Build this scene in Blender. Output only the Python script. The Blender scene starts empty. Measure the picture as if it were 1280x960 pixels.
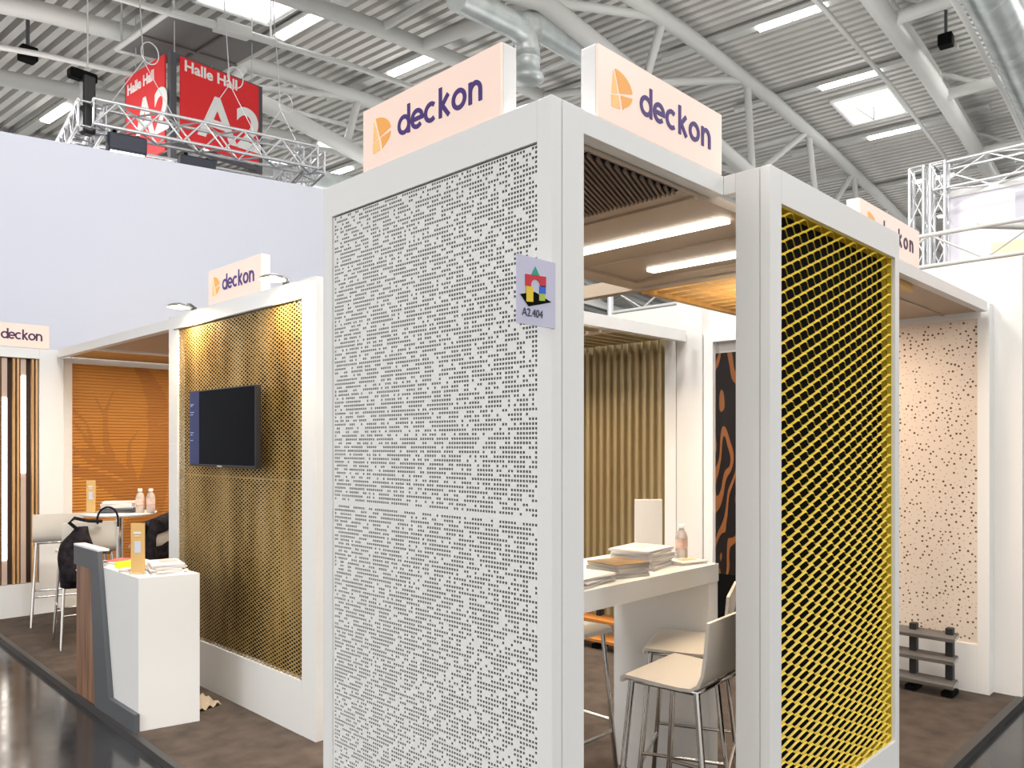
import bpy, math, random
from mathutils import Vector, Matrix
R = random.Random(7)
S = bpy.context.scene
COL = S.collection
PI = math.pi

# ------------------------------------------------------------------ materials
def mat(name, c, rough=.5, metal=0., emit=None, es=0., spec=.5, trans=0., alpha=1., ior=1.45):
    m = bpy.data.materials.new(name); m.use_nodes = True
    b = m.node_tree.nodes['Principled BSDF']
    b.inputs['Base Color'].default_value = (*c, 1); b.inputs['Roughness'].default_value = rough
    b.inputs['Metallic'].default_value = metal; b.inputs['Specular IOR Level'].default_value = spec
    b.inputs['Transmission Weight'].default_value = trans; b.inputs['IOR'].default_value = ior
    if emit: b.inputs['Emission Color'].default_value = (*emit, 1); b.inputs['Emission Strength'].default_value = es
    return m
def nodes(m): return m.node_tree.nodes, m.node_tree.links, m.node_tree.nodes['Principled BSDF']
def noise_mix(m, c1, c2, scale=(1, 1, 1), nscale=5., detail=4., lo=.35, hi=.65, bump=0., rough=None, coord='Object'):
    N, L, b = nodes(m)
    t = N.new('ShaderNodeTexCoord'); mp = N.new('ShaderNodeMapping'); mp.inputs['Scale'].default_value = scale
    n = N.new('ShaderNodeTexNoise'); n.inputs['Scale'].default_value = nscale; n.inputs['Detail'].default_value = detail
    r = N.new('ShaderNodeValToRGB'); r.color_ramp.elements[0].position = lo; r.color_ramp.elements[1].position = hi
    r.color_ramp.elements[0].color = (*c1, 1); r.color_ramp.elements[1].color = (*c2, 1)
    L.new(t.outputs[coord], mp.inputs[0]); L.new(mp.outputs[0], n.inputs['Vector']); L.new(n.outputs[0], r.inputs[0])
    L.new(r.outputs[0], b.inputs['Base Color'])
    if bump:
        bp = N.new('ShaderNodeBump'); bp.inputs['Strength'].default_value = bump; bp.inputs['Distance'].default_value = .01
        L.new(n.outputs[0], bp.inputs['Height']); L.new(bp.outputs[0], b.inputs['Normal'])
    if rough:
        rr = N.new('ShaderNodeMapRange'); rr.inputs[3].default_value = rough[0]; rr.inputs[4].default_value = rough[1]
        L.new(n.outputs[0], rr.inputs[0]); L.new(rr.outputs[0], b.inputs['Roughness'])
    return m

M = {}
M['white'] = mat('white_laminate', (.86, .86, .85), .42)
M['white_sheet'] = mat('white_coated_sheet', (.87, .87, .85), .5)
M['grey_board'] = mat('grey_backing', (.27, .265, .25), .8)
M['groove'] = mat('profile_groove', (.60, .60, .62), .5)
M['black'] = mat('black_paint', (.004, .004, .004), .8, spec=.1)
M['blackplastic'] = mat('black_plastic', (.02, .02, .022), .45)
M['yellow'] = mat('yellow_coated_metal', (.90, .65, .055), .38)
M['gold'] = noise_mix(mat('gold_anodised_sheet', (.5, .36, .14), .45, .15), (.32, .20, .052), (.47, .32, .12), (1, 3, .8), 2.2)
M['signface'] = mat('backlit_acrylic', (.44, .33, .28), .35, emit=(1, .78, .67), es=.50)
M['signcase'] = mat('sign_housing', (.80, .79, .79), .45)
M['purple'] = mat('purple_letters', (.075, .035, .22), .45)
M['plum'] = mat('dark_purple_letters', (.07, .02, .09), .45)
M['orange_logo'] = mat('orange_logo', (.85, .40, .10), .45, emit=(1, .45, .10), es=.18)
M['orange_logo_light'] = mat('pale_orange_logo', (.90, .55, .22), .45, emit=(1, .6, .22), es=.2)
M['ceil_tan'] = mat('tan_ceiling_panel', (.50, .40, .30), .5)
M['ceil_orange'] = noise_mix(mat('wood_ceiling_slat', (.6, .35, .1), .5), (.55, .30, .08), (.68, .42, .14), (1, 12, 12), 3)
M['grille'] = mat('brown_grille', (.16, .11, .085), .5)
M['led'] = mat('led_diffuser', (.9, .9, .9), .4, emit=(1, .93, .82), es=5.)
M['halllamp'] = mat('hall_lamp_diffuser', (.9, .9, .9), .4, emit=(1, 1, .98), es=7.)
M['skyglass'] = mat('skylight_dome', (.9, .9, .9), .4, emit=(.97, 1, 1), es=2.2)
M['spotlens'] = mat('spot_lens', (.9, .9, .9), .4, emit=(1, .86, .6), es=12.)
M['chrome'] = mat('chromed_steel', (.72, .71, .70), .16, 1.)
M['steel'] = mat('painted_roof_steel', (.58, .58, .56), .5)
M['deck'] = mat('roof_decking', (.62, .60, .575), .6)
M['duct'] = noise_mix(mat('galvanised_duct', (.5, .53, .53), .40, .35), (.48, .52, .52), (.66, .70, .69), (1, 1, 1), 2.5)
M['alu'] = mat('aluminium_truss', (.74, .75, .77), .3, .6)
M['red'] = mat('red_banner', (.80, .025, .03), .5)
M['banner_white'] = mat('white_print', (.88, .88, .86), .5)
M['darkgrey'] = mat('dark_grey_steel', (.09, .09, .10), .5)
M['midgrey'] = mat('grey_laminate', (.10, .105, .115), .45)
M['lavender'] = noise_mix(mat('pale_fabric_wall', (.7, .73, .84), .8), (.76, .80, .93), (.81, .83, .93), (.3, .3, .3), 1.0)
M['lav_card'] = mat('lavender_card', (.62, .62, .78), .5)
M['carpet'] = noise_mix(mat('brown_carpet', (.05, .04, .035), .95), (.048, .035, .027), (.118, .088, .068), (1, 1, 1), 7, 9, .25, .75, bump=.4)
M['edging'] = mat('dark_aluminium_edging', (.075, .072, .07), .45, .4)
M['walnut'] = noise_mix(mat('walnut_veneer', (.3, .16, .09), .45), (.13, .055, .028), (.40, .215, .12), (14, 14, .6), 3, 5, .3, .7)
M['slatwood'] = noise_mix(mat('oak_slat', (.6, .36, .17), .5), (.50, .28, .12), (.66, .42, .21), (10, 10, .5), 3, 4)
M['slatback'] = mat('dark_slat_backing', (.05, .028, .018), .8)
M['beige'] = mat('beige_strip', (.55, .43, .36), .6)
M['orange_panel'] = mat('orange_panel', (.62, .26, .04), .55)
M['tree_brown'] = mat('brown_tree_print', (.47, .185, .035), .6)
M['cloth_white'] = mat('white_shell', (.80, .76, .70), .42)
M['stoolwhite'] = mat('cream_white_seat', (.78, .73, .66), .35)
M['fabric_black'] = noise_mix(mat('black_nylon', (.015, .012, .015), .8, spec=.15), (.008, .007, .009), (.028, .022, .026), (1, 1, 1), 22, 5, bump=.6)
M['paper'] = mat('white_paper', (.82, .78, .75), .6)
M['paper2'] = mat('grey_paper', (.55, .52, .50), .6)
M['kraft'] = mat('kraft_print', (.72, .46, .17), .55)
M['print_blue'] = mat('pale_blue_print', (.62, .66, .78), .5)
M['neon'] = mat('neon_yellow_paper', (.82, .95, .02), .5)
M['pink'] = mat('red_print', (.72, .16, .16), .5)
M['clear'] = mat('clear_plastic', (.92, .86, .82), .12, trans=.55, ior=1.15)
M['label'] = mat('bottle_label', (.85, .62, .52), .5)
M['capw'] = mat('bottle_cap', (.85, .82, .80), .4)
M['brown_cover'] = noise_mix(mat('bronze_cover', (.4, .22, .05), .35), (.15, .095, .05), (.46, .25, .05), (3, 3, 3), 2.2)
M['screen'] = mat('screen_glass', (.003, .003, .004), .05, spec=.04)
M['screenblue'] = mat('screen_blue', (.004, .006, .06), .08, emit=(.005, .012, .14), es=.22)
M['screentext'] = mat('screen_text', (.2, .25, .4), .3, emit=(.25, .3, .5), es=.35)
M['ridge'] = mat('bronze_corrugated', (.42, .33, .18), .42, .3)
M['composite'] = noise_mix(mat('grey_composite_board', (.15, .14, .13), .7), (.12, .11, .10), (.19, .18, .17), (1, 20, 20), 4)
M['composite_end'] = mat('pale_board_end', (.62, .58, .52), .6)
M['planko'] = mat('orange_plank', (.62, .25, .06), .5)
M['dot'] = mat('brown_perforation', (.15, .075, .03), .7)
M['dot2'] = mat('tan_perforation', (.52, .36, .22), .7)
M['cream'] = mat('cream_panel', (.80, .70, .61), .5)
M['wallneigh'] = mat('white_partition', (.82, .80, .77), .5)
M['screenboard'] = mat('pale_display_board', (.80, .77, .84), .4, emit=(.9, .85, .95), es=.12)
M['screenwarm'] = mat('pale_orange_print', (.95, .62, .42), .4, emit=(1, .68, .45), es=.25)
M['screengrey'] = mat('pale_grey_print', (.62, .60, .68), .4)
M['brickred'] = mat('toy_red', (.62, .02, .04), .5); M['bricky'] = mat('toy_yellow', (.85, .62, .03), .5)
M['brickb'] = mat('toy_blue', (.02, .13, .66), .5); M['brickg'] = mat('toy_lime', (.42, .58, .06), .5); M['brickt'] = mat('toy_green', (.02, .36, .26), .5)
M['ink'] = mat('dark_ink', (.05, .05, .09), .6)
M['hallfar'] = mat('far_hall_wall', (.05, .05, .05), .8)
M['hatchgrey'] = mat('hatch_grey', (.16, .155, .15), .6)
M['stage'] = mat('dark_blue_housing', (.03, .035, .055), .45)
M['neighfar'] = mat('grey_cladding', (.30, .30, .30), .6)
M['cloth'] = mat('beige_cloth', (.50, .40, .28), .9)
# polished hall floor
m = mat('polished_dark_floor', (.03, .032, .036), .22, ior=1.75); M['hallfloor'] = m
N, L, b = nodes(m)
t = N.new('ShaderNodeTexCoord'); n = N.new('ShaderNodeTexNoise'); n.inputs['Scale'].default_value = 1.6; n.inputs['Detail'].default_value = 6
r = N.new('ShaderNodeValToRGB'); r.color_ramp.elements[0].position = .35; r.color_ramp.elements[1].position = .7
r.color_ramp.elements[0].color = (.012, .013, .015, 1); r.color_ramp.elements[1].color = (.045, .046, .048, 1)
n2 = N.new('ShaderNodeTexNoise'); n2.inputs['Scale'].default_value = 9; n2.inputs['Detail'].default_value = 8
rr = N.new('ShaderNodeMapRange'); rr.inputs[3].default_value = .05; rr.inputs[4].default_value = .24
L.new(t.outputs['Object'], n.inputs['Vector']); L.new(t.outputs['Object'], n2.inputs['Vector']); L.new(n.outputs[0], r.inputs[0]); L.new(r.outputs[0], b.inputs['Base Color'])
L.new(n2.outputs[0], rr.inputs[0]); L.new(rr.outputs[0], b.inputs['Roughness'])
# dark panel with flowing orange grain
m = mat('black_orange_grain', (.02, .01, .01), .35); M['grain'] = m
N, L, b = nodes(m)
t = N.new('ShaderNodeTexCoord'); mp = N.new('ShaderNodeMapping'); mp.inputs['Scale'].default_value = (1, 2.6, .9)
n = N.new('ShaderNodeTexNoise'); n.inputs['Scale'].default_value = 1.7; n.inputs['Detail'].default_value = 1.2
mm = N.new('ShaderNodeMath'); mm.operation = 'MULTIPLY'; mm.inputs[1].default_value = 44
sn = N.new('ShaderNodeMath'); sn.operation = 'SINE'
r = N.new('ShaderNodeValToRGB'); r.color_ramp.elements[0].position = .68; r.color_ramp.elements[1].position = .76
r.color_ramp.elements[0].color = (.008, .005, .005, 1); r.color_ramp.elements[1].color = (.22, .08, .025, 1)
mr = N.new('ShaderNodeMapRange'); mr.inputs[1].default_value = -1; mr.inputs[2].default_value = 1
L.new(t.outputs['Object'], mp.inputs[0]); L.new(mp.outputs[0], n.inputs['Vector']); L.new(n.outputs[0], mm.inputs[0]); L.new(mm.outputs[0], sn.inputs[0])
L.new(sn.outputs[0], mr.inputs[0]); L.new(mr.outputs[0], r.inputs[0]); L.new(r.outputs[0], b.inputs['Base Color'])

# ------------------------------------------------------------------ mesh helpers
class MB:
    def __init__(s): s.v = []; s.f = []; s.mi = []; s.cur = 0; s.sm = []
    def add(s, vs, fs, smooth=False):
        o = len(s.v); s.v += [tuple(p) for p in vs]
        for f in fs: s.f.append([i + o for i in f]); s.mi.append(s.cur); s.sm.append(smooth)
        return s
    def box(s, x0, x1, y0, y1, z0, z1):
        return s.add([(x0,y0,z0),(x1,y0,z0),(x1,y1,z0),(x0,y1,z0),(x0,y0,z1),(x1,y0,z1),(x1,y1,z1),(x0,y1,z1)],
              [(3,2,1,0),(4,5,6,7),(0,1,5,4),(1,2,6,5),(2,3,7,6),(3,0,4,7)])
    def obox(s, c, ax, half):   # oriented box: centre, 3 axes, half sizes
        c = Vector(c); A = [Vector(a).normalized() * h for a, h in zip(ax, half)]
        vs = [c + A[0]*i + A[1]*j + A[2]*k for k in (-1,1) for j, i in ((-1,-1),(-1,1),(1,1),(1,-1))]
        return s.add(vs, [(3,2,1,0),(4,5,6,7),(0,1,5,4),(1,2,6,5),(2,3,7,6),(3,0,4,7)])
    def tube(s, p0, p1, r, n=10, r1=None, caps=True):
        p0, p1 = Vector(p0), Vector(p1); d = (p1 - p0)
        if d.length < 1e-6: return s
        d.normalize(); a = d.orthogonal().normalized(); c = d.cross(a); r1 = r if r1 is None else r1
        vs = []
        for p, rr in ((p0, r), (p1, r1)):
            for k in range(n):
                t = 2*PI*k/n; vs.append(p + (a*math.cos(t) + c*math.sin(t))*rr)
        s.add(vs, [(k, (k+1) % n, n+(k+1) % n, n+k) for k in range(n)], True)
        if caps: s.add(vs, [tuple(range(n-1, -1, -1)), tuple(range(n, 2*n))])
        return s
    def path(s, pts, r, n=8, closed=False):
        P = [Vector(p) for p in pts]; m = len(P); vs = []; up = None
        for i, p in enumerate(P):
            a = P[(i-1) % m] if (closed or i > 0) else p; c = P[(i+1) % m] if (closed or i < m-1) else p
            d = (c - a).normalized()
            if up is None: up = d.orthogonal().normalized()
            up = (up - d*up.dot(d)).normalized(); q = d.cross(up)
            for k in range(n):
                t = 2*PI*k/n; vs.append(p + (up*math.cos(t) + q*math.sin(t))*r)
        fs = []
        for i in range(m if closed else m-1):
            for k in range(n):
                fs.append((i*n+k, i*n+(k+1) % n, ((i+1) % m)*n+(k+1) % n, ((i+1) % m)*n+k))
        s.add(vs, fs, True)
        if not closed: s.add(vs, [tuple(range(n-1, -1, -1)), tuple(range((m-1)*n, m*n))])
        return s
    def lathe(s, prof, c=(0,0,0), n=24):
        vs = [(c[0]+r*math.cos(2*PI*k/n), c[1]+r*math.sin(2*PI*k/n), c[2]+z) for r, z in prof for k in range(n)]
        fs = [(i*n+k, i*n+(k+1) % n, (i+1)*n+(k+1) % n, (i+1)*n+k) for i in range(len(prof)-1) for k in range(n)]
        return s.add(vs, fs, True)
    def prism(s, poly, O, X, Y, t):   # 2-D outline on plane (O, X, Y), extruded t along X x Y
        O, X, Y = Vector(O), Vector(X).normalized(), Vector(Y).normalized(); Z = X.cross(Y) * t
        a = sum(poly[i][0]*poly[(i+1) % len(poly)][1] - poly[(i+1) % len(poly)][0]*poly[i][1] for i in range(len(poly)))
        if a < 0: poly = poly[::-1]
        k = len(poly); b0 = [O + X*p[0] + Y*p[1] for p in poly]; b1 = [p + Z for p in b0]
        return s.add(b0 + b1, [tuple(range(k-1, -1, -1)), tuple(range(k, 2*k))] + [(i, (i+1) % k, k+(i+1) % k, k+i) for i in range(k)])
    def stroke(s, pts, w, O, X, Y, t, closed=False):   # a pen stroke of width w on a plane
        s.k = getattr(s, 'k', 0) + 1; t = t + .00012*s.k
        P = [Vector(p) for p in pts]; m = len(P); Lf, Rt = [], []
        for i, p in enumerate(P):
            a = P[(i-1) % m] if (closed or i > 0) else p; c = P[(i+1) % m] if (closed or i < m-1) else p
            d = (c-a).normalized(); q = Vector((-d.y, d.x)) * w/2; Lf.append(p+q); Rt.append(p-q)
        O, X, Y = Vector(O), Vector(X).normalized(), Vector(Y).normalized(); Z = X.cross(Y)*t
        to = lambda p: O + X*p.x + Y*p.y
        vs = [to(p) for p in Lf] + [to(p) for p in Rt]; vs += [v+Z for v in vs]; fs = []
        for i in range(m if closed else m-1):
            j = (i+1) % m
            fs += [(2*m+m+i, 2*m+m+j, 2*m+j, 2*m+i), (i, j, 2*m+j, 2*m+i), (m+j, m+i, 3*m+i, 3*m+j)]
        if not closed: fs += [(0, m, 3*m, 2*m), (m-1, 2*m-1, 4*m-1, 3*m-1)]
        return s.add(vs, fs)
    def build(s, name, mats, parent=None, bevel=0., seg=2, weld=False):
        me = bpy.data.meshes.new(name); me.from_pydata(s.v, [], s.f)
        for mt in (mats if isinstance(mats, (list, tuple)) else [mats]): me.materials.append(mt)
        me.polygons.foreach_set('material_index', s.mi); me.polygons.foreach_set('use_smooth', s.sm); me.update()
        o = bpy.data.objects.new(name, me); COL.objects.link(o)
        if parent: o.parent = parent; o.matrix_parent_inverse = parent.matrix_world.inverted() if False else Matrix.Translation(-parent.location) if tuple(parent.rotation_euler) == (0, 0, 0) and parent.parent is None and parent.get('abs') else Matrix()
        if bevel:
            b = o.modifiers.new('bevel', 'BEVEL'); b.width = bevel; b.segments = seg; b.limit_method = 'ANGLE'
        return o
def tag(o, label, cat, group=None):
    o['label'] = label; o['category'] = cat
    if group: o['group'] = group
    return o
def thing(name, label, cat, loc, rz=0, group=None, absolute=False):
    o = bpy.data.objects.new(name, None); COL.objects.link(o); o.location = loc; o.rotation_euler = (0, 0, rz); o.empty_display_size = .1
    if absolute: o['abs'] = 1      # children are given in world coordinates
    return tag(o, label, cat, group)
def struct(o): o['kind'] = 'structure'; return o
def dup(root, loc, rz, label, group=None):
    r = root.copy(); COL.objects.link(r); r.location = loc; r.rotation_euler = (0, 0, rz); r['label'] = label
    if group: r['group'] = group
    for ch in list(root.children):
        c = ch.copy(); COL.objects.link(c); c.parent = r
        for g in list(ch.children): d = g.copy(); COL.objects.link(d); d.parent = c
    return r
def light(name, kind, loc, energy, color=(1,1,1), size=.1, rot=(0,0,0), sy=None, spot=None, blend=.5):
    l = bpy.data.lights.new(name, kind); l.energy = energy; l.color = color
    if kind == 'AREA':
        l.size = size
        if sy: l.shape = 'RECTANGLE'; l.size_y = sy
    else: l.shadow_soft_size = size
    if spot: l.spot_size = spot; l.spot_blend = blend
    o = bpy.data.objects.new(name, l); COL.objects.link(o); o.location = loc; o.rotation_euler = rot
    return o
def arc(cx, cy, r, a0, a1, n=20, ry=None):
    ry = r if ry is None else ry
    return [(cx + r*math.cos(math.radians(a0+(a1-a0)*i/n)), cy + ry*math.sin(math.radians(a0+(a1-a0)*i/n))) for i in range(n+1)]
def text_mesh(s, size, O, X, Y, mt, name, parent, off=.0, ext=.004, sx=1., align='LEFT', spacing=1.):
    c = bpy.data.curves.new(name, 'FONT'); c.body = s; c.size = size; c.offset = off; c.extrude = ext; c.align_x = align; c.space_character = spacing
    o = bpy.data.objects.new(name, c); COL.objects.link(o); dg = bpy.context.evaluated_depsgraph_get()
    me = bpy.data.meshes.new_from_object(o.evaluated_get(dg)); bpy.data.objects.remove(o)
    X, Y, O = Vector(X).normalized(), Vector(Y).normalized(), Vector(O); Z = X.cross(Y)
    me.transform(Matrix(((X.x*sx, Y.x, Z.x, O.x), (X.y*sx, Y.y, Z.y, O.y), (X.z*sx, Y.z, Z.z, O.z), (0,0,0,1))))
    me.materials.clear(); me.materials.append(mt)
    q = bpy.data.objects.new(name, me); COL.objects.link(q)
    if parent:
        q.parent = parent
        if parent.get('abs'): q.matrix_parent_inverse = Matrix.Translation(-parent.location)
    return q
Zup = (0, 0, 1)

# ------------------------------------------------------------------ hall: floor, roof, far wall
mb = MB(); mb.box(-30, 75, -30, 75, -.14, -.04); struct(mb.build('floor', M['hallfloor']))
TA = math.radians(4.94); U = Vector((math.cos(TA), math.sin(TA), 0)); V = Vector((-math.sin(TA), math.cos(TA), 0))
def rz_(u): return 10.6 - (.0052 if u < 21 else .0016)*(u-21)**2
def H(u, v, off=0., z=None): return U*u + V*v + Vector((0, 0, (rz_(u)-off) if z is None else z))
mb = MB(); prof = []
u = -6.
while u < 66:
    for du, dz in ((0, 0), (.150, 0), (.165, .26), (.270, .26)): prof.append((u+du, rz_(u+du)+dz))
    u += .285
vs = [tuple(U*a + V*vv + Vector((0, 0, z))) for vv in (-22, 60) for a, z in prof]; k = len(prof)
mb.add(vs, [(i, i+1, k+i+1, k+i) for i in range(k-1)])
struct(mb.build('ceiling', M['deck']))
mb = MB(); mb.obox(U*64 + V*15 + Vector((0,0,4)), (U, V, Zup), (.2, 60, 4.2)); struct(mb.build('wall_far', M['hallfar']))

def truss(label, chords, struts, group='roof trusses of the hall'):
    t = thing('roof_truss', label, 'roof truss', H(*chords[0][0][0]), group=group, absolute=True)
    for pts, r in chords: mb = MB(); mb.path([H(*p) for p in pts], r, 12); mb.build('chord', M['steel'], t)
    for a, b_, r in struts: mb = MB(); mb.tube(H(*a), H(*b_), r, 8); mb.build('strut', M['steel'], t)
    return t
def cu(u0, u1, v, off, n=14): return [(u0+(u1-u0)*i/n, v, off) for i in range(n+1)]
# truss A: over the corner of the stand
bot = [(-2, 7.5, 2.0), (4, 7.6, 1.9), (10.1, 7.75, 1.2), (13.7, 7.9, 1.55), (18.9, 7.85, 2.3), (24, 7.9, 2.5), (34, 8, 2.4), (50, 8, 2.2)]
st = []
nodesA = [9.6, 13.53, 17.48, 21.56, 25.6, 29.7]
bn = [(10.1, 7.75, 1.2), (13.7, 7.9, 1.55), (18.9, 7.85, 2.3), (24, 7.9, 2.5), (28.5, 7.95, 2.45)]
for i in range(5):
    if i+1 < len(nodesA):
        st.append((bn[i], (nodesA[i+1], 7.4, .5), .085)); st.append((bn[i], (nodesA[i], 7.4, .5), .085))
    st.append((bn[i], (nodesA[i]+1.4, 11.4, .5), .12 if i == 0 else .085))
    st.append(((nodesA[i], 7.4, .5), (nodesA[i]+.3, 11.4, .5), .07))
truss('grey tubular roof truss running high above the two corner lightbox signs', [(cu(-4, 60, 7.4, .5), .15), (cu(-4, 60, 11.4, .5), .15), (bot, .17)], st)
# truss over the left, behind the red hall sign
LC = lambda u: (u, 14.2, 1.1 if u < 8.5 else min(2.3, 1.1+.25*(u-8.5)))
st = []
for i in range(1, 9):
    ua = 6.0 + 2.9*i; lo = LC(ua-.5); st.append(((ua, 14.35, .5), lo, .09)); st.append((lo, (ua+2.9, 14.35, .5), .07)); st.append((lo, (ua+1.2, 17.7, .5), .09))
truss('grey tubular roof truss passing behind the red hall sign', [(cu(-4, 60, 14.35, .5), .16), (cu(-4, 60, 17.7, .5), .16), ([(7.4, 14.3, .6)] + [LC(8.2+52*i/40) for i in range(41)], .17)], st)
# truss on the right
st = []
for i in range(9):
    ua = 12.4 + 2.6*i if False else 11.2 + 4.5*i
    st.append(((ua, 3.9, 1.0), (ua, -.2, .9), .13)); st.append(((ua, 3.9, 1.0), (ua, 4.0, .45), .08)); st.append(((ua, 4.0, .45), (ua+1.4, 3.2, .45), .06))
truss('grey tubular roof truss above the neighbouring stand at the right', [(cu(-4, 60, 3.9, 1.0), .17), (cu(-4, 60, 4.05, .45), .14), (cu(-4, 60, -.2, .9), .15)], st)
st = []
for i in range(12):
    ua = 3 + 4.2*i; st.append(((ua, 22.5, .5), (ua+.2, 21, 2.0), .09)); st.append(((ua+.2, 21, 2.0), (ua+4.2, 22.5, .5), .07)); st.append(((ua, 22.5, .5), (ua, 26, .5), .08))
truss('grey tubular roof truss far away behind the pale fabric wall', [(cu(-4, 60, 22.5, .5), .16), (cu(-4, 60, 26, .5), .16), (cu(-4, 60, 21, 2.0), .17)], st)
# conduits
def pipe(v, off, r, label, u0=-4, u1=60):
    mb = MB(); mb.path([H(*p) for p in cu(u0, u1, v, off)], r, 8)
    return tag(mb.build('cable_conduit', M['steel']), label, 'conduit')
p = thing('cable_conduit', 'pale grey roof conduit with a junction box in front of the hatch', 'conduit', H(7, 12.12, 1), absolute=True)
mb = MB(); mb.path([H(*q) for q in cu(-4, 60, 12.12, 1.0)], .055, 8); mb.build('tube', M['steel'], p)
mb = MB(); mb.obox(H(7.25, 12.12, 1.0), (U+Vector((0,0,.14)), V, Zup), (.33, .1, .1)); mb.build('junction_box', M['steel'], p, bevel=.03)
pipe(14.5, 1.15, .05, 'pale grey roof conduit left of the red hall sign')
pipe(4.65, 1.0, .05, 'pale grey roof conduit crossing below the square skylight')
pipe(2.42, 2.0, .05, 'pale grey roof conduit beside the round duct at the top right')
pipe(1.2, 1.1, .05, 'pale grey roof conduit beyond the round duct at the far right')
# ducts
d = thing('air_duct', 'galvanised round air duct with a hanging outlet between the two lightbox signs', 'air duct', H(9, 8.2, 1.6), absolute=True)
HZ = lambda u, v, z: H(u, v, 0, z)
mb = MB(); mb.path([HZ(10.25, 8.02, 8.55), HZ(12.5, 8.3, 8.85), HZ(16, 8.5, 8.95), HZ(26, 8.6, 8.95)], .21, 20); mb.build('main_tube', M['duct'], d)
mb = MB(); mb.path([HZ(8.2, 7.8, 8.02), HZ(9.5, 7.9, 8.22), HZ(9.8, 7.92, 8.22), HZ(9.95, 7.93, 8.12), HZ(10.0, 7.93, 7.95)], .20, 18); mb.build('elbow', M['duct'], d)
mb = MB(); mb.path([HZ(9.7, 7.91, 8.24), HZ(10.25, 8.02, 8.55)], .21, 18); mb.build('branch', M['duct'], d)
mb = MB(); mb.lathe([(.20, 8.0), (.20, 7.85), (.212, 7.845), (.212, 7.815), (.20, 7.81), (.20, 7.62), (.26, 7.57), (.26, 7.50), (.15, 7.45), (0, 7.45)], HZ(10.0, 7.93, 0), 24); mb.build('outlet', M['duct'], d)
d = thing('air_duct', 'large galvanised round air duct at the top right corner of the hall roof', 'air duct', H(15, 2.0, 1.2), absolute=True)
mb = MB(); mb.path([H(*q) for q in cu(-2, 40, 2.15, 1.5)], .36, 24); mb.build('main_tube', M['duct'], d)
mb = MB()
for i in range(12): mb.path([H(2+2.5*i, 2.15, 1.5), H(2.05+2.5*i, 2.15, 1.5)], .375, 24)
mb.build('joint_band', M['duct'], d)
d = thing('air_duct', 'galvanised air duct low behind the thick roof chord beside the red sign', 'air duct', H(10, 13.6, 2.6), absolute=True)
mb = MB(); mb.path([H(*q) for q in cu(9.5, 30, 14.6, 2.6)], .28, 18); mb.build('main_tube', M['duct'], d)
# hatch above the red sign
hc = H(7.12, 13.05, 1.0)
d = thing('roof_hatch', 'open grey roof hatch panel above the red hall sign', 'roof hatch', hc, absolute=True)
mb = MB(); mb.obox(hc, (U+Vector((0,0,.14)), V, Zup), (.95, .93, .02)); mb.build('panel', M['hatchgrey'], d)
mb = MB(); hz_ = lambda a, b_: hc + (U+Vector((0,0,.14))).normalized()*a + V*b_
for a, b_ in (((-.97,-.95),(-.97,.95)), ((-.97,-.95),(.97,-.95)), ((.97,-.95),(.97,.95)), ((-.97,.95),(.97,.95))): mb.tube(hz_(*a), hz_(*b_), .05, 6)
mb.build('frame', M['steel'], d)
mb = MB(); mb.tube(hz_(-.95, .1) - Vector((0,0,.04)), hz_(.95, .3) - Vector((0,0,.04)), .03, 6); mb.tube(hz_(.1, -.9) - Vector((0,0,.04)), hz_(.1, .9) - Vector((0,0,.04)), .03, 6); mb.build('brace', M['hatchgrey'], d)
for a in (-.9, .9):
    for b_ in (-.9, .9): q = hz_(a, b_); mb = MB(); mb.tube(q, H(q.dot(U), q.dot(V), .1), .02, 6); mb.build('hanger', M['steel'], d)
# skylights
for (u0, u1, v0, v1), lab in (((21.1, 23.0, 5.25, 6.65), 'bright square skylight in the ribbed roof above the neighbouring screen'), ((7.2, 8.75, 11.3, 13.35), 'bright skylight at the top of the roof above the red sign')):
    t = thing('skylight', lab, 'skylight', H((u0+u1)/2, (v0+v1)/2, .02), absolute=True, group='roof skylights')
    c = H((u0+u1)/2, (v0+v1)/2, .06); mb = MB(); mb.obox(c, (U+Vector((0,0,.136 if u0 < 15 else 0)), V, Zup), ((u1-u0)/2-.08, (v1-v0)/2-.08, .015)); mb.build('dome', M['skyglass'], t)
    mb = MB()
    for a, b_ in (((u0,v0),(u1,v0)), ((u1,v0),(u1,v1)), ((u1,v1),(u0,v1)), ((u0,v1),(u0,v0))): mb.tube(H(*a, .06), H(*b_, .06), .06, 6)
    mb.build('curb', M['banner_white'], t)
    mb = MB(); mb.tube(H(u0+.9, v0+.6, .1), H(u0+1.3, v0+.7, .3), .02, 6); mb.tube(H(u0+.7, v0+1.0, .1), H(u0+1.3, v0+.7, .3), .02, 6); mb.build('opener', M['steel'], t)
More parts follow.
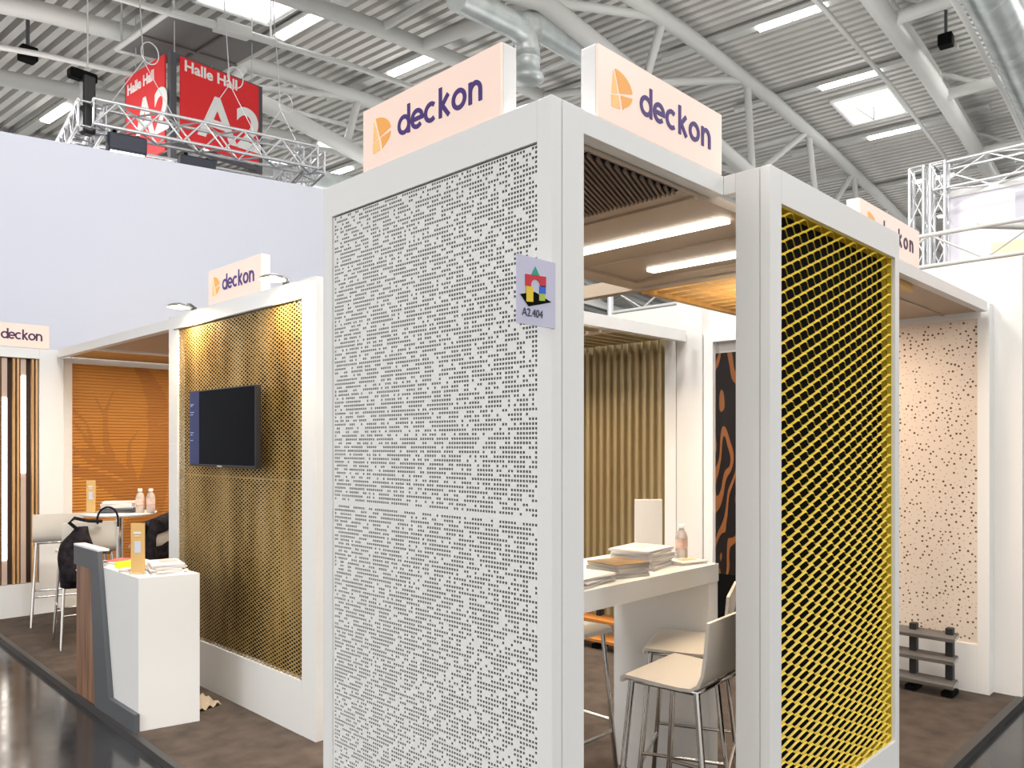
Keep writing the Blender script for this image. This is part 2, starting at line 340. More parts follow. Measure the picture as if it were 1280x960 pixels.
# strip lamps in a regular grid
seen = {(4, 5.8): 'nearest the top edge', }
LAMPS = []
for u in (11.95, 15.9, 19.8, 23.9, 28.6, 33): LAMPS.append((u, 5.8))
for u in (9.06, 11.97, 15.8, 19.8): LAMPS.append((u, 12.75))
for u in (7.5, 11.7, 15.75, 19.8): LAMPS.append((u, 20.2))
names = ['in the first bay at right', 'over the doorway side of the bay', 'just before the square skylight', 'just beyond the square skylight', 'above the neighbouring truss tower', 'farthest along the right hand bay',
         'right of the red hall sign', 'above the left corner lightbox sign', 'behind the left corner lightbox sign', 'hidden farther behind the corner sign',
         'left of the black hoist', 'beyond the red hall sign', 'just over the pale fabric wall', 'farthest over the pale fabric wall']
proto = None
for (u, v), nm in zip(LAMPS, names):
    t = thing('strip_lamp', 'white strip lamp on the ribbed hall roof ' + nm, 'ceiling lamp', H(u, v, .2), absolute=True, group='strip lamps under the hall roof')
    mb = MB(); mb.obox(H(u, v+.3, .14), (U, V, Zup), (.11, 2.6, .05)); mb.build('trunking', M['steel'], t)
    for k in (-.34, .36): mb = MB(); mb.obox(H(u, v+k, .215), (U, V, Zup), (.10, .33, .025)); mb.build('diffuser', M['halllamp'], t)
# motion sensors / small black cameras on the roof
for a, lab in (((17.47, 3.3, .95), 'small black box camera hanging from the right roof truss'), ((5.12, 15.0, 1.0), 'small black box camera under the roof at the far left')):
    t = thing('roof_camera', lab, 'camera', H(*a), absolute=True)
    mb = MB(); mb.obox(H(*a), (U, V, Zup), (.13, .13, .12)); mb.build('body', M['black'], t, bevel=.03)
    mb = MB(); mb.tube(H(*a), H(a[0], a[1], .3), .03, 6); mb.build('bracket', M['darkgrey'], t)

# ------------------------------------------------------------------ red hanging hall sign
SK = .90
_H = lambda z: 1.595 + (z-1.595)*SK
C0 = Vector((5.775*SK, 14.193*SK, 0)); sw, sd = 1.74*SK, 1.66*SK
t = thing('hall_sign', 'red hanging cube sign reading Halle Hall A2', 'sign', C0 + Vector((0,0,_H(8.6))), absolute=True)
zv = lambda z: Vector((0, 0, _H(z)))
mb = MB()
for a in (0, 1):
    for b_ in (0, 1): mb.obox(C0 + U*sw*a + V*sd*b_ + zv(7.15), (U, V, Zup), (.05, .05, 1.45*SK))
for zz in (8.56, 6.98, 6.70):
    for b_ in (0, 1): mb.obox(C0 + U*sw/2 + V*sd*b_ + zv(zz), (U, V, Zup), (sw/2, .045, .035))
    for a in (0, 1): mb.obox(C0 + U*sw*a + V*sd/2 + zv(zz), (U, V, Zup), (.045, sd/2, .035))
mb.build('frame', M['darkgrey'], t)
mb = MB(); mb.obox(C0 + U*(sw/2+.03) - V*.065 + zv(7.80), (U, V, Zup), (sw/2-.07, .012, .76*SK)); mb.build('front_banner', M['red'], t)
mb = MB(); mb.obox(C0 + V*(sd/2+.02) - U*.065 + zv(7.72), (U, V, Zup), (.012, sd/2-.07, .86*SK)); mb.build('side_banner', M['red'], t)
mb = MB(); mb.obox(C0 + U*(sw/2+.03) - V*.065 + zv(6.35), (U, V, Zup), (sw/2-.07, .012, .3*SK)); mb.build('lower_banner', M['red'], t)
O = C0 - V*.08 + U*.16
text_mesh('Halle Hall', .27*SK, O + zv(8.33), U, Zup, M['banner_white'], 'lettering', t, off=.006, ext=.003)
text_mesh('A2', 1.10*SK, O + U*.26 + zv(7.28), U, Zup, M['banner_white'], 'lettering', t, off=.022, ext=.003)
O = C0 - U*.08 + V*(sd-.10)
text_mesh('Halle Hall', .27*SK, O + zv(8.24), -V, Zup, M['banner_white'], 'lettering', t, off=.006, ext=.003)
text_mesh('A2', 1.10*SK, O - V*.30 + zv(7.24), -V, Zup, M['banner_white'], 'lettering', t, off=.022, ext=.003)
for i in range(4): mb = MB(); mb.obox(C0 - V*.08 + U*(.40+.30*i) + zv(6.45), (U, V, Zup), (.11, .003, .11)); mb.build('pictogram', M['banner_white'], t)
for a in (0.05, .95):
    for b_ in (.05, .95): q = C0 + U*sw*a + V*sd*b_; mb = MB(); mb.tube(q + zv(8.55), H(q.dot(U), q.dot(V), .5), .008, 5); mb.build('hanging_cable', M['steel'], t)

# ------------------------------------------------------------------ trusses of neighbours
def box_truss(mb, a, b, w, n, r=.024, up=Vector((0,0,1))):
    a, b = Vector(a), Vector(b); d = (b-a).normalized(); s = d.cross(up).normalized(); up2 = s.cross(d)
    cs = [s*i*w/2 + up2*j*w/2 for i, j in ((-1,-1),(1,-1),(1,1),(-1,1))]
    for c in cs: mb.tube(a+c, b+c, r, 8)
    Lg = (b-a).length
    for i in range(n+1):
        p = a + d*Lg*i/n
        if i in (0, n):
            for k in range(4): mb.tube(p+cs[k], p+cs[(k+1) % 4], r*.6, 6)
        if i < n:
            q = a + d*Lg*(i+1)/n
            for k in range(4):
                if (i+k) % 2: mb.tube(p+cs[k], q+cs[(k+1) % 4], r*.55, 6)
                else: mb.tube(p+cs[(k+1) % 4], q+cs[k], r*.55, 6)
RK = lambda x, y, z: Vector((x*.86, y*.86, 1.595 + (z-1.595)*.86))
A, B, C_, D = RK(3.80, 12.1, 6.28), RK(6.97, 11.42, 6.28), RK(7.45, 13.3, 6.28), RK(4.05, 14.0, 6.28)
t = thing('lighting_rig', 'silver lattice lighting rig hanging above the pale fabric wall', 'lighting rig', A, absolute=True)
for a, b_, n in ((A, B, 11), (B, C_, 8), (C_, D, 11), (D, A, 8)):
    mb = MB(); box_truss(mb, a, b_, .30, n, .022); mb.build('truss_beam', M['alu'], t)
for p, lab in ((RK(4.22, 11.98, 5.92), 'boxy dark stage light under the left end of the silver rig'), (RK(5.17, 11.80, 5.80), 'boxy dark stage light under the middle of the silver rig')):
    s_ = thing('stage_light', lab, 'stage light', p, absolute=True, group='stage lights on the rig')
    ax = ((B-A).normalized(), Vector((.2, .98, 0)), Zup)
    mb = MB(); mb.obox(p, ax, (.22, .13, .11)); mb.build('housing', M['stage'], s_, bevel=.025)
    mb = MB(); mb.obox(p - Vector((0, 0, .118)), ax, (.19, .10, .008)); mb.build('lens', M['halllamp'], s_)
    for dx_ in (-.14, .14): mb = MB(); mb.tube(p + Vector((dx_, 0, .1)), p + Vector((dx_, 0, .16)), .025, 8); mb.build('clamp', M['black'], s_)
p = RK(3.80, 12.3, 6.45)
t = thing('chain_hoist', 'black motor chain hoist at the left corner of the rig', 'chain hoist', p, absolute=True)
mb = MB(); mb.obox(p + Vector((0, 0, .02)), (U, V, Zup), (.075, .08, .36)); mb.build('chain_bag', M['blackplastic'], t, bevel=.03)
mb = MB(); mb.obox(p + Vector((-.05, .03, .38)), (U, V, Zup), (.16, .08, .06)); mb.build('motor', M['black'], t, bevel=.03)
mb = MB(); mb.tube(p + Vector((0,0,.5)), p + Vector((0,0,3.0)), .010, 6); mb.build('chain', M['steel'], t)
# rigging cables with loops over the rig
for (x0, y0), lab in (((3.87, 10.4), 'thin steel rigging cable with a coil above the left of the rig'), ((4.95, 10.25), 'thin steel rigging cable with a coil in front of the red A2 banner'), ((5.85, 10.5), 'thin steel rigging cable with a coil at the upper right of the red banner')):
    t = thing('rigging_cable', lab, 'cable', (x0, y0, 5.75), absolute=True, group='rigging cables above the rig')
    mb = MB(); mb.tube((x0, y0, 6.5), (x0-.05, y0+.2, 8.6), .008, 5); mb.build('drop_wire', M['alu'], t)
    for dx_ in (-.42, .40): mb = MB(); mb.tube((x0, y0, 6.5), (x0+dx_, y0-dx_*.2, 5.78), .006, 5); mb.build('sling', M['alu'], t)
    mb = MB(); mb.path([(x0+.08+.11*math.cos(2*PI*k/20), y0, 6.62+.14*math.sin(2*PI*k/20)) for k in range(20)], .008, 5, True); mb.build('coil', M['alu'], t)
# neighbour's fabric wall
Wd = Vector((5.708-2.2, 9.13-9.956, 0)).normalized(); Wn = Vector((-Wd.y, Wd.x, 0))
c = Vector((2.2, 9.956, 0)) + Wd*1.0
mb = MB(); mb.obox(c + Wn*.1 + Vector((0,0,2.48)), (Wd, Wn, Zup), (6.5, .1, 2.52)); struct(mb.build('wall_back', M['lavender']))
# neighbour at right: long white wall
mb = MB(); mb.box(5.80, 5.90, 1.185, 8.2, -.04, 2.79); struct(mb.build('wall_right', M['wallneigh']))
mb = MB(); mb.box(6.6, 6.7, -1.5, 1.0, -.04, 2.5); struct(mb.build('wall_neighbour', M['neighfar']))
t = thing('truss_tower', 'silver lattice truss tower rising beside the pale display screen', 'truss', (7.55, 2.27, 0), absolute=True)
for y0 in (2.16, 2.33):
    mb = MB(); box_truss(mb, (7.53, y0, -.04), (7.53, y0, 4.05), .115, 16, .013, Vector((1,0,0))); mb.build('upright', M['alu'], t)
mb = MB(); box_truss(mb, (7.6, 2.2, 3.93), (7.6, -2, 3.93), .22, 10, .013); mb.build('top_beam', M['alu'], t)
t = thing('display_screen', 'large pale lavender and peach display screen on the neighbouring stand', 'screen', (7.75, 1.2, 2.2), absolute=True)
mb = MB(); mb.box(7.70, 7.78, -1.5, 2.16, 1.2, 3.80); mb.build('board', M['screenboard'], t)
mb = MB(); mb.cur = 0; mb.box(7.69, 7.70, -1.5, 1.80, 1.2, 3.32); mb.build('warm_print', M['screenwarm'], t)
mb = MB(); mb.box(7.685, 7.70, -1.5, 2.17, 3.78, 3.84); mb.build('top_rail', M['banner_white'], t)
mb = MB(); mb.box(7.68, 7.70, 1.2, 1.62, 3.45, 3.72); mb.build('window_print', M['screengrey'], t)
t = thing('scaffold_rail', 'grey tube railing along the top of the white partition at the right', 'railing', (6.2, 1.5, 2.8), absolute=True)
P = lambda y, z: (6.05, y, z)
mb = MB(); mb.tube(P(4.6, 3.08), P(-1, 3.08), .016, 8); mb.build('top_tube', M['steel'], t)
mb = MB(); mb.tube(P(4.6, 2.86), P(-1, 2.86), .016, 8); mb.build('bottom_tube', M['steel'], t)
mb = MB(); ys = [4.6-.35*i for i in range(16)]
for i in range(15): mb.tube(P(ys[i], 2.86 if i % 2 else 3.08), P(ys[i+1], 3.08 if i % 2 else 2.86), .008, 6); 
mb.build('lattice', M['steel'], t)
mb = MB(); mb.tube(P(1.5, 3.09), (6.6, .7, 3.02), .022, 8); mb.build('side_tube', M['steel'], t)
mb = MB()
for y in (3.62, 4.62): mb.tube(P(y, 2.5), P(y, 3.12), .03, 10)
mb.build('upright', M['alu'], t)

# ------------------------------------------------------------------ platform
ex = lambda y: 1.612 + .0205*(y-2.7)
poly = [(1.47, 1.13), (3.72, 1.13), (3.72, 1.215), (5.95, 1.215), (5.95, 9.0), (ex(9.0), 9.0), (ex(2.75), 2.75), (1.47, 2.75)]
mb = MB(); mb.prism(poly, (0, 0, -.04), (1, 0, 0), (0, 1, 0), .04); o = struct(mb.build('floor_platform', M['carpet'])); o.name = 'floor_carpet'
mb = MB(); dx = .02
mb.prism([(ex(2.75), 2.75), (ex(9), 9), (ex(9)-.035, 9), (ex(2.75)-.035, 2.75)], (0, 0, -.04), (1, 0, 0), (0, 1, 0), .043)
struct(mb.build('trim_1', M['edging']))
mb = MB(); mb.box(3.72, 5.95, 1.17, 1.215, -.04, .003); struct(mb.build('trim_2', M['edging']))

# ------------------------------------------------------------------ lightbox signs
def deckon(O, X, t, w, h, dp, mt, parent, x0, bl, xh, asc, tw):
    X = Vector(X).normalized(); O = Vector(O); sw_ = .0130*xh/.06
    pitch = tw/6.0; r = xh/2 - sw_/2; rx = min(r, pitch*.43)
    def st(mb, pts, closed=False): mb.stroke(pts, sw_, O, X, Zup, t, closed)
    mb = MB(); cy = bl + xh/2
    def cx(i): return x0 + pitch*(i+.5)
    circ = lambda c, n=28: arc(c, cy, rx, 0, 360*(n-1)/n, n-1, r)
    st(mb, circ(cx(0)), True); st(mb, [(cx(0)+rx, bl), (cx(0)+rx, bl+asc)])
    c = cx(1); st(mb, [(c-rx, cy), (c+rx+sw_/2, cy)]); st(mb, arc(c, cy, rx, 0, 315, 26, r))
    c = cx(2); st(mb, arc(c, cy, rx, 50, 310, 22, r))
    c = cx(3)-rx*.5; st(mb, [(c-rx*.35, bl), (c-rx*.35, bl+asc)]); st(mb, [(c-rx*.35, cy-r*.15), (c+rx*1.1, bl+xh)]); st(mb, [(c+rx*.05, cy+r*.1), (c+rx*1.2, bl)])
    st(mb, circ(cx(4)-rx*.15), True)
    c = cx(5); st(mb, [(c-rx*.85, bl), (c-rx*.85, bl+xh)]); st(mb, [(c-rx*.85, cy-.0*r)] + arc(c, cy+r*.05, rx*.85, 180, 0, 16, r*.95) + [(c+rx*.85, bl)])
    return mb.build('lettering', mt, parent)
def dlogo(O, X, t, parent, x0, y0, w, h):
    # a rounded D cut by a slanted slit and a rising line
    body = [(x0+w*.14, y0+h)] + arc(x0+w*.18, y0+h*.5, w*.82, 88, -75, 24, h*.5) + [(x0, y0+h*.05)]
    f = lambda x: y0 + h*(.30 + .22*(x-x0)/w)         # line
    up = [p for p in body if p[1] > f(p[0])]
    arcp = [p for p in body[1:-1]]
    top = [(x0+w*.26, f(x0+w*.40)+.012*h), (x0+w*.14, y0+h)] if False else None
    upper = [(x0+w*.40, f(x0+w*.40)+h*.02), (x0+w*.17, y0+h*.995)] + [p for p in arcp if p[1] > f(p[0])+h*.02]
    lower = [(x0+w*.44, f(x0+w*.44)-h*.03)] + [p for p in arcp if p[1] < f(p[0])-h*.03 and p[0] > x0+w*.57] + [(x0+w*.55, y0+h*.012)]
    left = [(x0+w*.02, f(x0)+h*.02), (x0+w*.09, y0+h*.93), (x0+w*.30, f(x0+w*.3)+h*.02)]
    lowl = [(x0, f(x0)-h*.03), (x0+w*.33, f(x0+w*.33)-h*.03), (x0+w*.42, y0+h*.005), (x0+w*.02, y0-h*.03)]
    mb = MB(); mb.prism(upper, O, X, Zup, t); mb.prism(lower, O, X, Zup, t)
    mb.cur = 1; mb.prism(left, O, X, Zup, t); mb.prism(lowl, O, X, Zup, t)
    return mb.build('logo', [M['orange_logo'], M['orange_logo_light']], parent)
def sign(label, O, X, w=.655, h=.205, dp=.06, letters='purple'):
    # O lower-left corner of the face, X reading direction, face normal = X x Z
    O = Vector(O); X = Vector(X).normalized(); Nn = X.cross(Vector(Zup))
    t = thing('lightbox_sign', label, 'sign', O + X*w/2 - Nn*dp/2, group='backlit company signs on the stand', absolute=True)
    mb = MB(); mb.obox(O + X*w/2 - Nn*(dp/2+.004) + Vector((0,0,h/2)), (X, -Nn, Zup), (w/2, dp/2-.004, h/2)); mb.build('housing', M['signcase'], t, bevel=.002)
    mb = MB(); mb.obox(O + X*w/2 - Nn*.004 + Vector((0,0,h/2)), (X, -Nn, Zup), (w/2-.002, .004, h/2-.002)); mb.build('face', M['signface'], t)
    k = w/.655
    deckon(O + Nn*.0005, X, .002, w, h, dp, M[letters], t, .190*k, .066*h/.205, .063*h/.205, .090*h/.205, .395*k)
    dlogo(O + Nn*.0005, X, .002, t, .058*k, .050*h/.205, .098*k, .108*h/.205)
    return t
sign('backlit sign on the white perforated corner wall', (1.522, 2.192, 2.5), (0, -1, 0))
sign('backlit sign above the open doorway beside the corner post', (1.713, 1.352, 2.5), (1, 0, 0), w=.67)
sign('backlit sign above the gold perforated wall between two spotlights', (2.272, 5.008, 2.5), (0, -1, 0), w=.70, h=.225)
sign('backlit sign half hidden behind the yellow mesh wall', (3.56, 1.342, 2.5), (1, 0, 0), w=.79, h=.19, letters='plum')
sign('backlit sign above the wooden slat wall at the far left', (1.697, 8.372, 2.5), (1, 0, 0), w=.556, h=.22, letters='plum')

# ------------------------------------------------------------------ white corner wall with perforated sheet
X1, Y1 = 1.52, 1.35
t = thing('display_wall', 'tall white framed wall with a white dashed perforated sheet at the corner', 'display wall', (1.585, 1.89, -.04), absolute=True)
YA, YB, ZA, ZB = 1.402, 2.376, .30, 2.392
def frame_post(mb, x0, x1, y0, y1, z0=-.04, z1=2.5): mb.box(x0, x1, y0, y1, z0, z1)
mb = MB(); mb.box(1.52, 1.559, 1.35, YA, 0-.04, 2.5); mb.box(1.563, 1.651, 1.35, YA, -.04, 2.5)
mb.cur = 1; mb.box(1.5585, 1.5635, 1.356, YA-.004, -.03, 2.49); mb.build('post', [M['white'], M['groove']], t, bevel=.0015)
mb = MB(); mb.box(1.52, 1.651, YB, 2.432, -.04, 2.5); mb.build('post', M['white'], t, bevel=.0015)
mb = MB(); mb.box(1.52, 1.651, YA, YB, ZB, 2.5); mb.build('top_rail', M['white'], t)
mb = MB(); mb.box(1.52, 1.651, YA, YB, -.04, ZA); mb.build('bottom_rail', M['white'], t)
mb = MB(); mb.box(1.60, 1.64, YA, YB, ZA, ZB); mb.build('back_panel', M['grey_board'], t)
# perforated sheet: rows of small square holes in random runs
mb = MB(); px_, pz_ = .0112, .0128; hx, hz = .0076, .0070
ncol = int((YB-YA)/px_); nrow = int((ZB-ZA-.004)/pz_); pz_ = (ZB-ZA-.004)/nrow; x = 1.5285
y_off = YA + ((YB-YA)-ncol*px_)/2
for j in range(nrow):
    z0 = ZA + j*pz_; runs = []; i = R.randint(-6, 0); on = R.random() < .5
    pat = [0]*ncol
    while i < ncol:
        ln = (R.choice([1, 1, 2, 2, 3, 4, 5, 6, 8, 11]) if on else R.choice([1, 1, 2, 2, 3]))
        if on:
            for k in range(i, min(i+ln, ncol)):
                if k >= 0: pat[k] = 1
        i += ln; on = not on
    if abs(z0+pz_/2-1.398) < .0064: pat = [0]*ncol
    i = 0
    while i < ncol:
        if pat[i] == 0:
            k = i
            while k < ncol and pat[k] == 0: k += 1
            ya, yb = y_off+i*px_, y_off+k*px_
            if i == 0: ya = YA
            if k == ncol: yb = YB
            mb.add([(x, ya, z0), (x, yb, z0), (x, yb, z0+pz_), (x, ya, z0+pz_)], [(3, 2, 1, 0)]); i = k
        else:
            ya, yb = y_off+i*px_, y_off+(i+1)*px_; za, zb = z0, z0+pz_
            if i == 0: ya = YA
            if i == ncol-1: yb = YB
            a0, a1 = (y_off+(i+.5)*px_-hx/2), (y_off+(i+.5)*px_+hx/2); c0_, c1_ = z0+(pz_-hz)/2, z0+(pz_+hz)/2
            vs = [(x,ya,za),(x,yb,za),(x,yb,zb),(x,ya,zb),(x,a0,c0_),(x,a1,c0_),(x,a1,c1_),(x,a0,c1_)]
            vs += [(x+.002, *v[1:]) for v in vs[4:]]
            mb.add(vs, [(4,5,1,0),(5,6,2,1),(6,7,3,2),(7,4,0,3),(4,8,9,5),(5,9,10,6),(6,10,11,7),(7,11,8,4)]); i += 1
mb.box(1.5275, 1.5295, YA, YB, 1.3965, 1.3985) if False else None
mb.build('perforated_sheet', M['white_sheet'], t)
# card sticking out of the corner post
t = thing('stand_number_card', 'lavender card with a toy brick arch and A2.404 on the corner post', 'card', (1.46, 1.346, 1.98), absolute=True)
mb = MB(); mb.box(1.388, 1.530, 1.3460, 1.3502, 1.895, 2.065); mb.build('card', M['lav_card'], t)
yy = 1.3445; O = (1.388, yy+.0009, 1.895); XX = (1, 0, 0)
def flat(name, polys, m):
    mb = MB()
    for pl in polys: mb.prism(pl, O, XX, Zup, .0010 if name == 'printed_base' else .0014)
    return mb.build(name, m, t)
flat('printed_base', [[(.010, .072), (.062, .084), (.125, .066), (.040, .045)]], M['black'])
flat('printed_yellow', [[(.031, .056), (.056, .058), (.056, .095), (.031, .095)]], M['bricky'])
flat('printed_lime', [[(.078, .064), (.100, .066), (.100, .084), (.078, .082)]], M['brickg'])
flat('printed_blue', [[(.080, .082), (.103, .084), (.103, .104), (.080, .102)]], M['brickb'])
flat('printed_arch', [[(.028, .095), (.028, .124), (.104, .128), (.104, .102), (.084, .100)] + arc(.066, .098, .018, 10, 170, 8) + [(.048, .095)]], M['brickred'])
flat('printed_cone', [[(.050, .126), (.080, .127), (.064, .148)]], M['brickt'])
text_mesh('A2.404', .028, (1.404, yy-.0003, 1.916), XX, Zup, M['ink'], 'lettering', t, ext=.0005, sx=.95)

# ------------------------------------------------------------------ header beams
def beam(label, *b):
    mb = MB(); mb.box(*b); return tag(mb.build('header_beam', M['white'], bevel=.0015), label, 'header beam')
beam('white header beam joining the corner post to the yellow mesh wall', 1.6515, 2.3925, 1.352, 1.40, 2.436, 2.5)
beam('short white beam running back from the yellow mesh wall post', 2.393, 2.44, 1.3075, 1.3515, 2.436, 2.5)
beam('white header beam between the yellow mesh wall and the dotted wall', 3.582, 5.645, 1.342, 1.39, 2.436, 2.5)
beam('white header beam between the gold wall and the wooden slat wall', 2.31, 2.37, 5.636, 8.315, 2.425, 2.5)
beam('white header beam over the bronze corrugated bay', 3.2, 5.50, 3.44, 3.50, 2.425, 2.515)

mb = MB(); mb.box(3.20, 3.27, 3.44, 3.50, 0, 2.425); tag(mb.build('support_post', M['white'], bevel=.0015), 'slim white post carrying the inner end of the bronze bay beam', 'post')
# ------------------------------------------------------------------ yellow expanded metal wall
t = thing('display_wall', 'white framed wall filled with yellow expanded metal mesh', 'display wall', (2.98, 1.245, -.04), absolute=True)
xa, xb, za, zb = 2.472, 3.532, .332, 2.390; y0, y1 = 1.184, 1.307
mb = MB(); mb.box(2.393, xa, y0, 1.219, -.04, 2.5); mb.box(2.393, xa, 1.223, y1, -.04, 2.5); mb.cur = 1; mb.box(2.397, xa-.004, 1.2185, 1.2235, -.03, 2.49); mb.build('post', [M['white'], M['groove']], t, bevel=.0015)
mb = MB(); mb.box(xb, 3.580, y0, y1, -.04, 2.5); mb.build('post', M['white'], t, bevel=.0015)
mb = MB(); mb.box(xa, xb, y0, y1, zb, 2.5); mb.build('top_rail', M['white'], t)
mb = MB(); mb.box(xa, xb, y0, y1, -.04, za); mb.build('bottom_rail', M['white'], t)
mb = MB(); mb.box(xa, xb, 1.238, 1.248, za, zb); mb.build('back_panel', M['black'], t)
ym = 1.199
mb = MB()
mb.box(xa, xa+.003, ym, 1.238, za, zb); mb.box(xb-.003, xb, ym, 1.238, za, zb); mb.box(xa, xb, ym, 1.238, zb-.003, zb); mb.box(xa, xb, ym, 1.238, za, za+.003)
mb.build('edge_tray', M['yellow'], t)
mb = MB(); LW, SW = .110, .0425; wv = Vector((0, .0050, .0064)); nv = Vector((0, -.70, .71))*.0008
ns = int((zb-za)/(SW/2))+1; nseg = int((xb-xa)/(LW/2))+1
for i in range(ns):
    zc = za + i*SW/2; pts = []
    for k in range(nseg+1):
        for q in (-.18, .18) :
            s_ = 1 if (k+i) % 2 == 0 else -1
            xx = xa - .01 + (k+q)*LW/2
            if xa-.02 <= xx <= xb: pts.append(Vector((xx, ym+.003 - s_*.0046, zc + s_*SW/4*.86)))
    vs = []
    for p in pts: vs += [p - wv/2 + nv, p + wv/2 + nv, p + wv/2 - nv, p - wv/2 - nv]
    n_ = len(pts); fs = []
    for k in range(n_-1):
        for e in range(4): fs.append((k*4+e, k*4+(e+1) % 4, (k+1)*4+(e+1) % 4, (k+1)*4+e))
    vs = [v for v in vs]; 
    if all(za-.02 <= v.z <= zb+.02 for v in vs): mb.add(vs, fs)
mb.build('expanded_metal', M['yellow'], t)

# ------------------------------------------------------------------ dotted wall at right
t = thing('display_wall', 'white framed wall panel with scattered brown dot perforations at the right', 'display wall', (5.745, 1.9, 0), absolute=True)
mb = MB(); mb.box(5.70, 5.798, 1.343, 1.412, 0, 2.5); mb.build('post', M['white'], t, bevel=.0015)
mb = MB(); mb.box(5.70, 5.798, 2.72, 2.80, 0, 2.5); mb.build('post', M['white'], t)
mb = MB(); mb.box(5.70, 5.798, 1.412, 2.72, 2.408, 2.5); mb.build('top_rail', M['white'], t)
mb = MB(); mb.box(5.70, 5.798, 1.412, 2.72, 0, .31); mb.build('bottom_rail', M['white'], t)
mb = MB(); mb.box(5.712, 5.74, 1.412, 2.72, .31, 2.408); mb.build('panel', M['cream'], t)
mb = MB(); pts = []
tries = 0
while len(pts) < 2100 and tries < 30000:
    tries += 1
    y, z = R.uniform(1.42, 2.71), R.uniform(.33, 2.39)
    if y > 2.2 and R.random() < .5: continue
    if all((y-a)**2 + (z-b_)**2 > .0215**2 for a, b_, _ in pts): pts.append((y, z, R.random()))
for y, z, q in pts:
    mb.cur = 0 if q < .55 else 1
    rr = (.0050 + .0028*R.random()) if q < .55 else .0036
    n_ = 8; mb.add([(5.7115, y+rr*math.cos(2*PI*k/n_), z+rr*math.sin(2*PI*k/n_)) for k in range(n_)], [tuple(range(n_-1, -1, -1))])
mb.build('dot_perforation', [M['dot'], M['dot2']], t)
# post stile beside the doorway
# ------------------------------------------------------------------ composite decking samples
def deck_sample(label, loc, rz, bm, ln, name='decking_sample'):
    t = thing(name, label, 'decking sample', loc, rz)
    for s_ in (.0, .215):
        mb = MB()
        mb.box(s_-.022, s_+.022, -.025, .03, .03, .43)
        mb.build('support', M['blackplastic'], t, bevel=.006)
        mb = MB(); mb.box(s_-.035, s_+.035, -.07, .07, 0, .035); mb.build('foot', M['black'], t, bevel=.008)
    for i, z in enumerate((.085, .235, .375)):
        mb = MB(); mb.obox((0, -.05+.012*i, z), ((1,0,0), (0, .98, .20), (0, -.20, .98)), (ln/2, .055, .012))
        mb.cur = 1; mb.obox((ln/2+.0005, -.05+.012*i, z), ((1,0,0), (0, .98, .20), (0, -.20, .98)), (.001, .040, .006)); mb.build('board', [bm, M['composite_end']], t, bevel=.002)
    return t
deck_sample('rack of three grey composite decking boards before the dotted wall', (5.53, 1.74, 0), -PI/2, M['composite'], .52)
deck_sample('rack of orange decking boards seen under the high table', (4.92, 3.86, 0), -PI/2, M['planko'], .9)

# ------------------------------------------------------------------ bronze corrugated bay and grain panel
t = thing('display_wall', 'bronze vertically corrugated wall panel behind the high table', 'display wall', (5.72, 4.6, 0), absolute=True)
mb = MB(); vs = []; ny = 540; ya, yb = 3.77, 5.9
for j in range(ny+1):
    y = ya + (yb-ya)*j/ny; s_ = math.sin(2*PI*(y-ya)/.079); xw = 5.722 + .026*max(-1, min(1, (s_+.15)/.35))
    vs += [(xw, y, .02), (xw, y, 2.515)]
mb.add(vs, [(2*j, 2*j+1, 2*j+3, 2*j+2) for j in range(ny)], True); mb.build('corrugated_sheet', M['ridge'], t)
mb = MB(); mb.box(5.69, 5.798, 3.66, 3.77, 0, 2.52); mb.build('post', M['white'], t, bevel=.0015)
mb = MB(); mb.box(5.755, 5.798, 3.77, 5.9, 0, 2.52); mb.build('back_panel', M['ridge'], t)
t = thing('display_wall', 'black panel with flowing orange grain beside the white partition', 'display wall', (5.74, 3.2, 0), absolute=True)
mb = MB(); mb.box(5.745, 5.798, 2.85, 3.318, .55, 2.34); mb.build('grain_panel', M['grain'], t)
mb = MB(); mb.box(5.745, 5.798, 2.85, 3.318, 0, .55); mb.build('lower_panel', M['black'], t)
mb = MB(); mb.box(5.70, 5.798, 3.318, 3.40, 0, 2.5); mb.build('post', M['white'], t, bevel=.0015)
mb = MB(); mb.box(5.70, 5.798, 2.85, 3.318, 2.43, 2.5); mb.build('top_rail', M['white'], t)
mb = MB(); mb.box(5.735, 5.745, 2.98, 3.10, 1.33, 1.48); mb.build('info_plate', M['cream'], t)
mb = MB(); mb.box(5.69, 5.798, 3.41, 3.65, 0, 2.79); struct(mb.build('wall_pier', M['wallneigh']))

# ------------------------------------------------------------------ ceilings of the stand
t = thing('stand_ceiling', 'tan panel ceiling with two long lights above the high table', 'ceiling panel', (2.5, 1.9, 2.42), absolute=True)
mb = MB(); ZC = 2.42
mb.box(1.655, 3.36, 1.401, 2.44, ZC+.003, ZC+.035); mb.build('panel', M['ceil_tan'], t)
mb = MB(); mb.box(1.655, 3.36, 2.33, 2.44, ZC-.012, ZC+.003); mb.box(3.27, 3.36, 1.401, 2.33, ZC-.012, ZC+.003); mb.box(2.29, 2.31, 1.401, 2.33, ZC-.006, ZC+.003); mb.box(2.86, 2.868, 1.401, 2.33, ZC-.004, ZC+.003); mb.build('border_strip', M['ceil_tan'], t)
mb = MB()
gx0, gx1, gy0, gy1 = 1.735, 2.205, 1.41, 1.98; ga = math.radians(22.5); gd = Vector((math.cos(ga), math.sin(ga))); gn = Vector((-gd.y, gd.x))
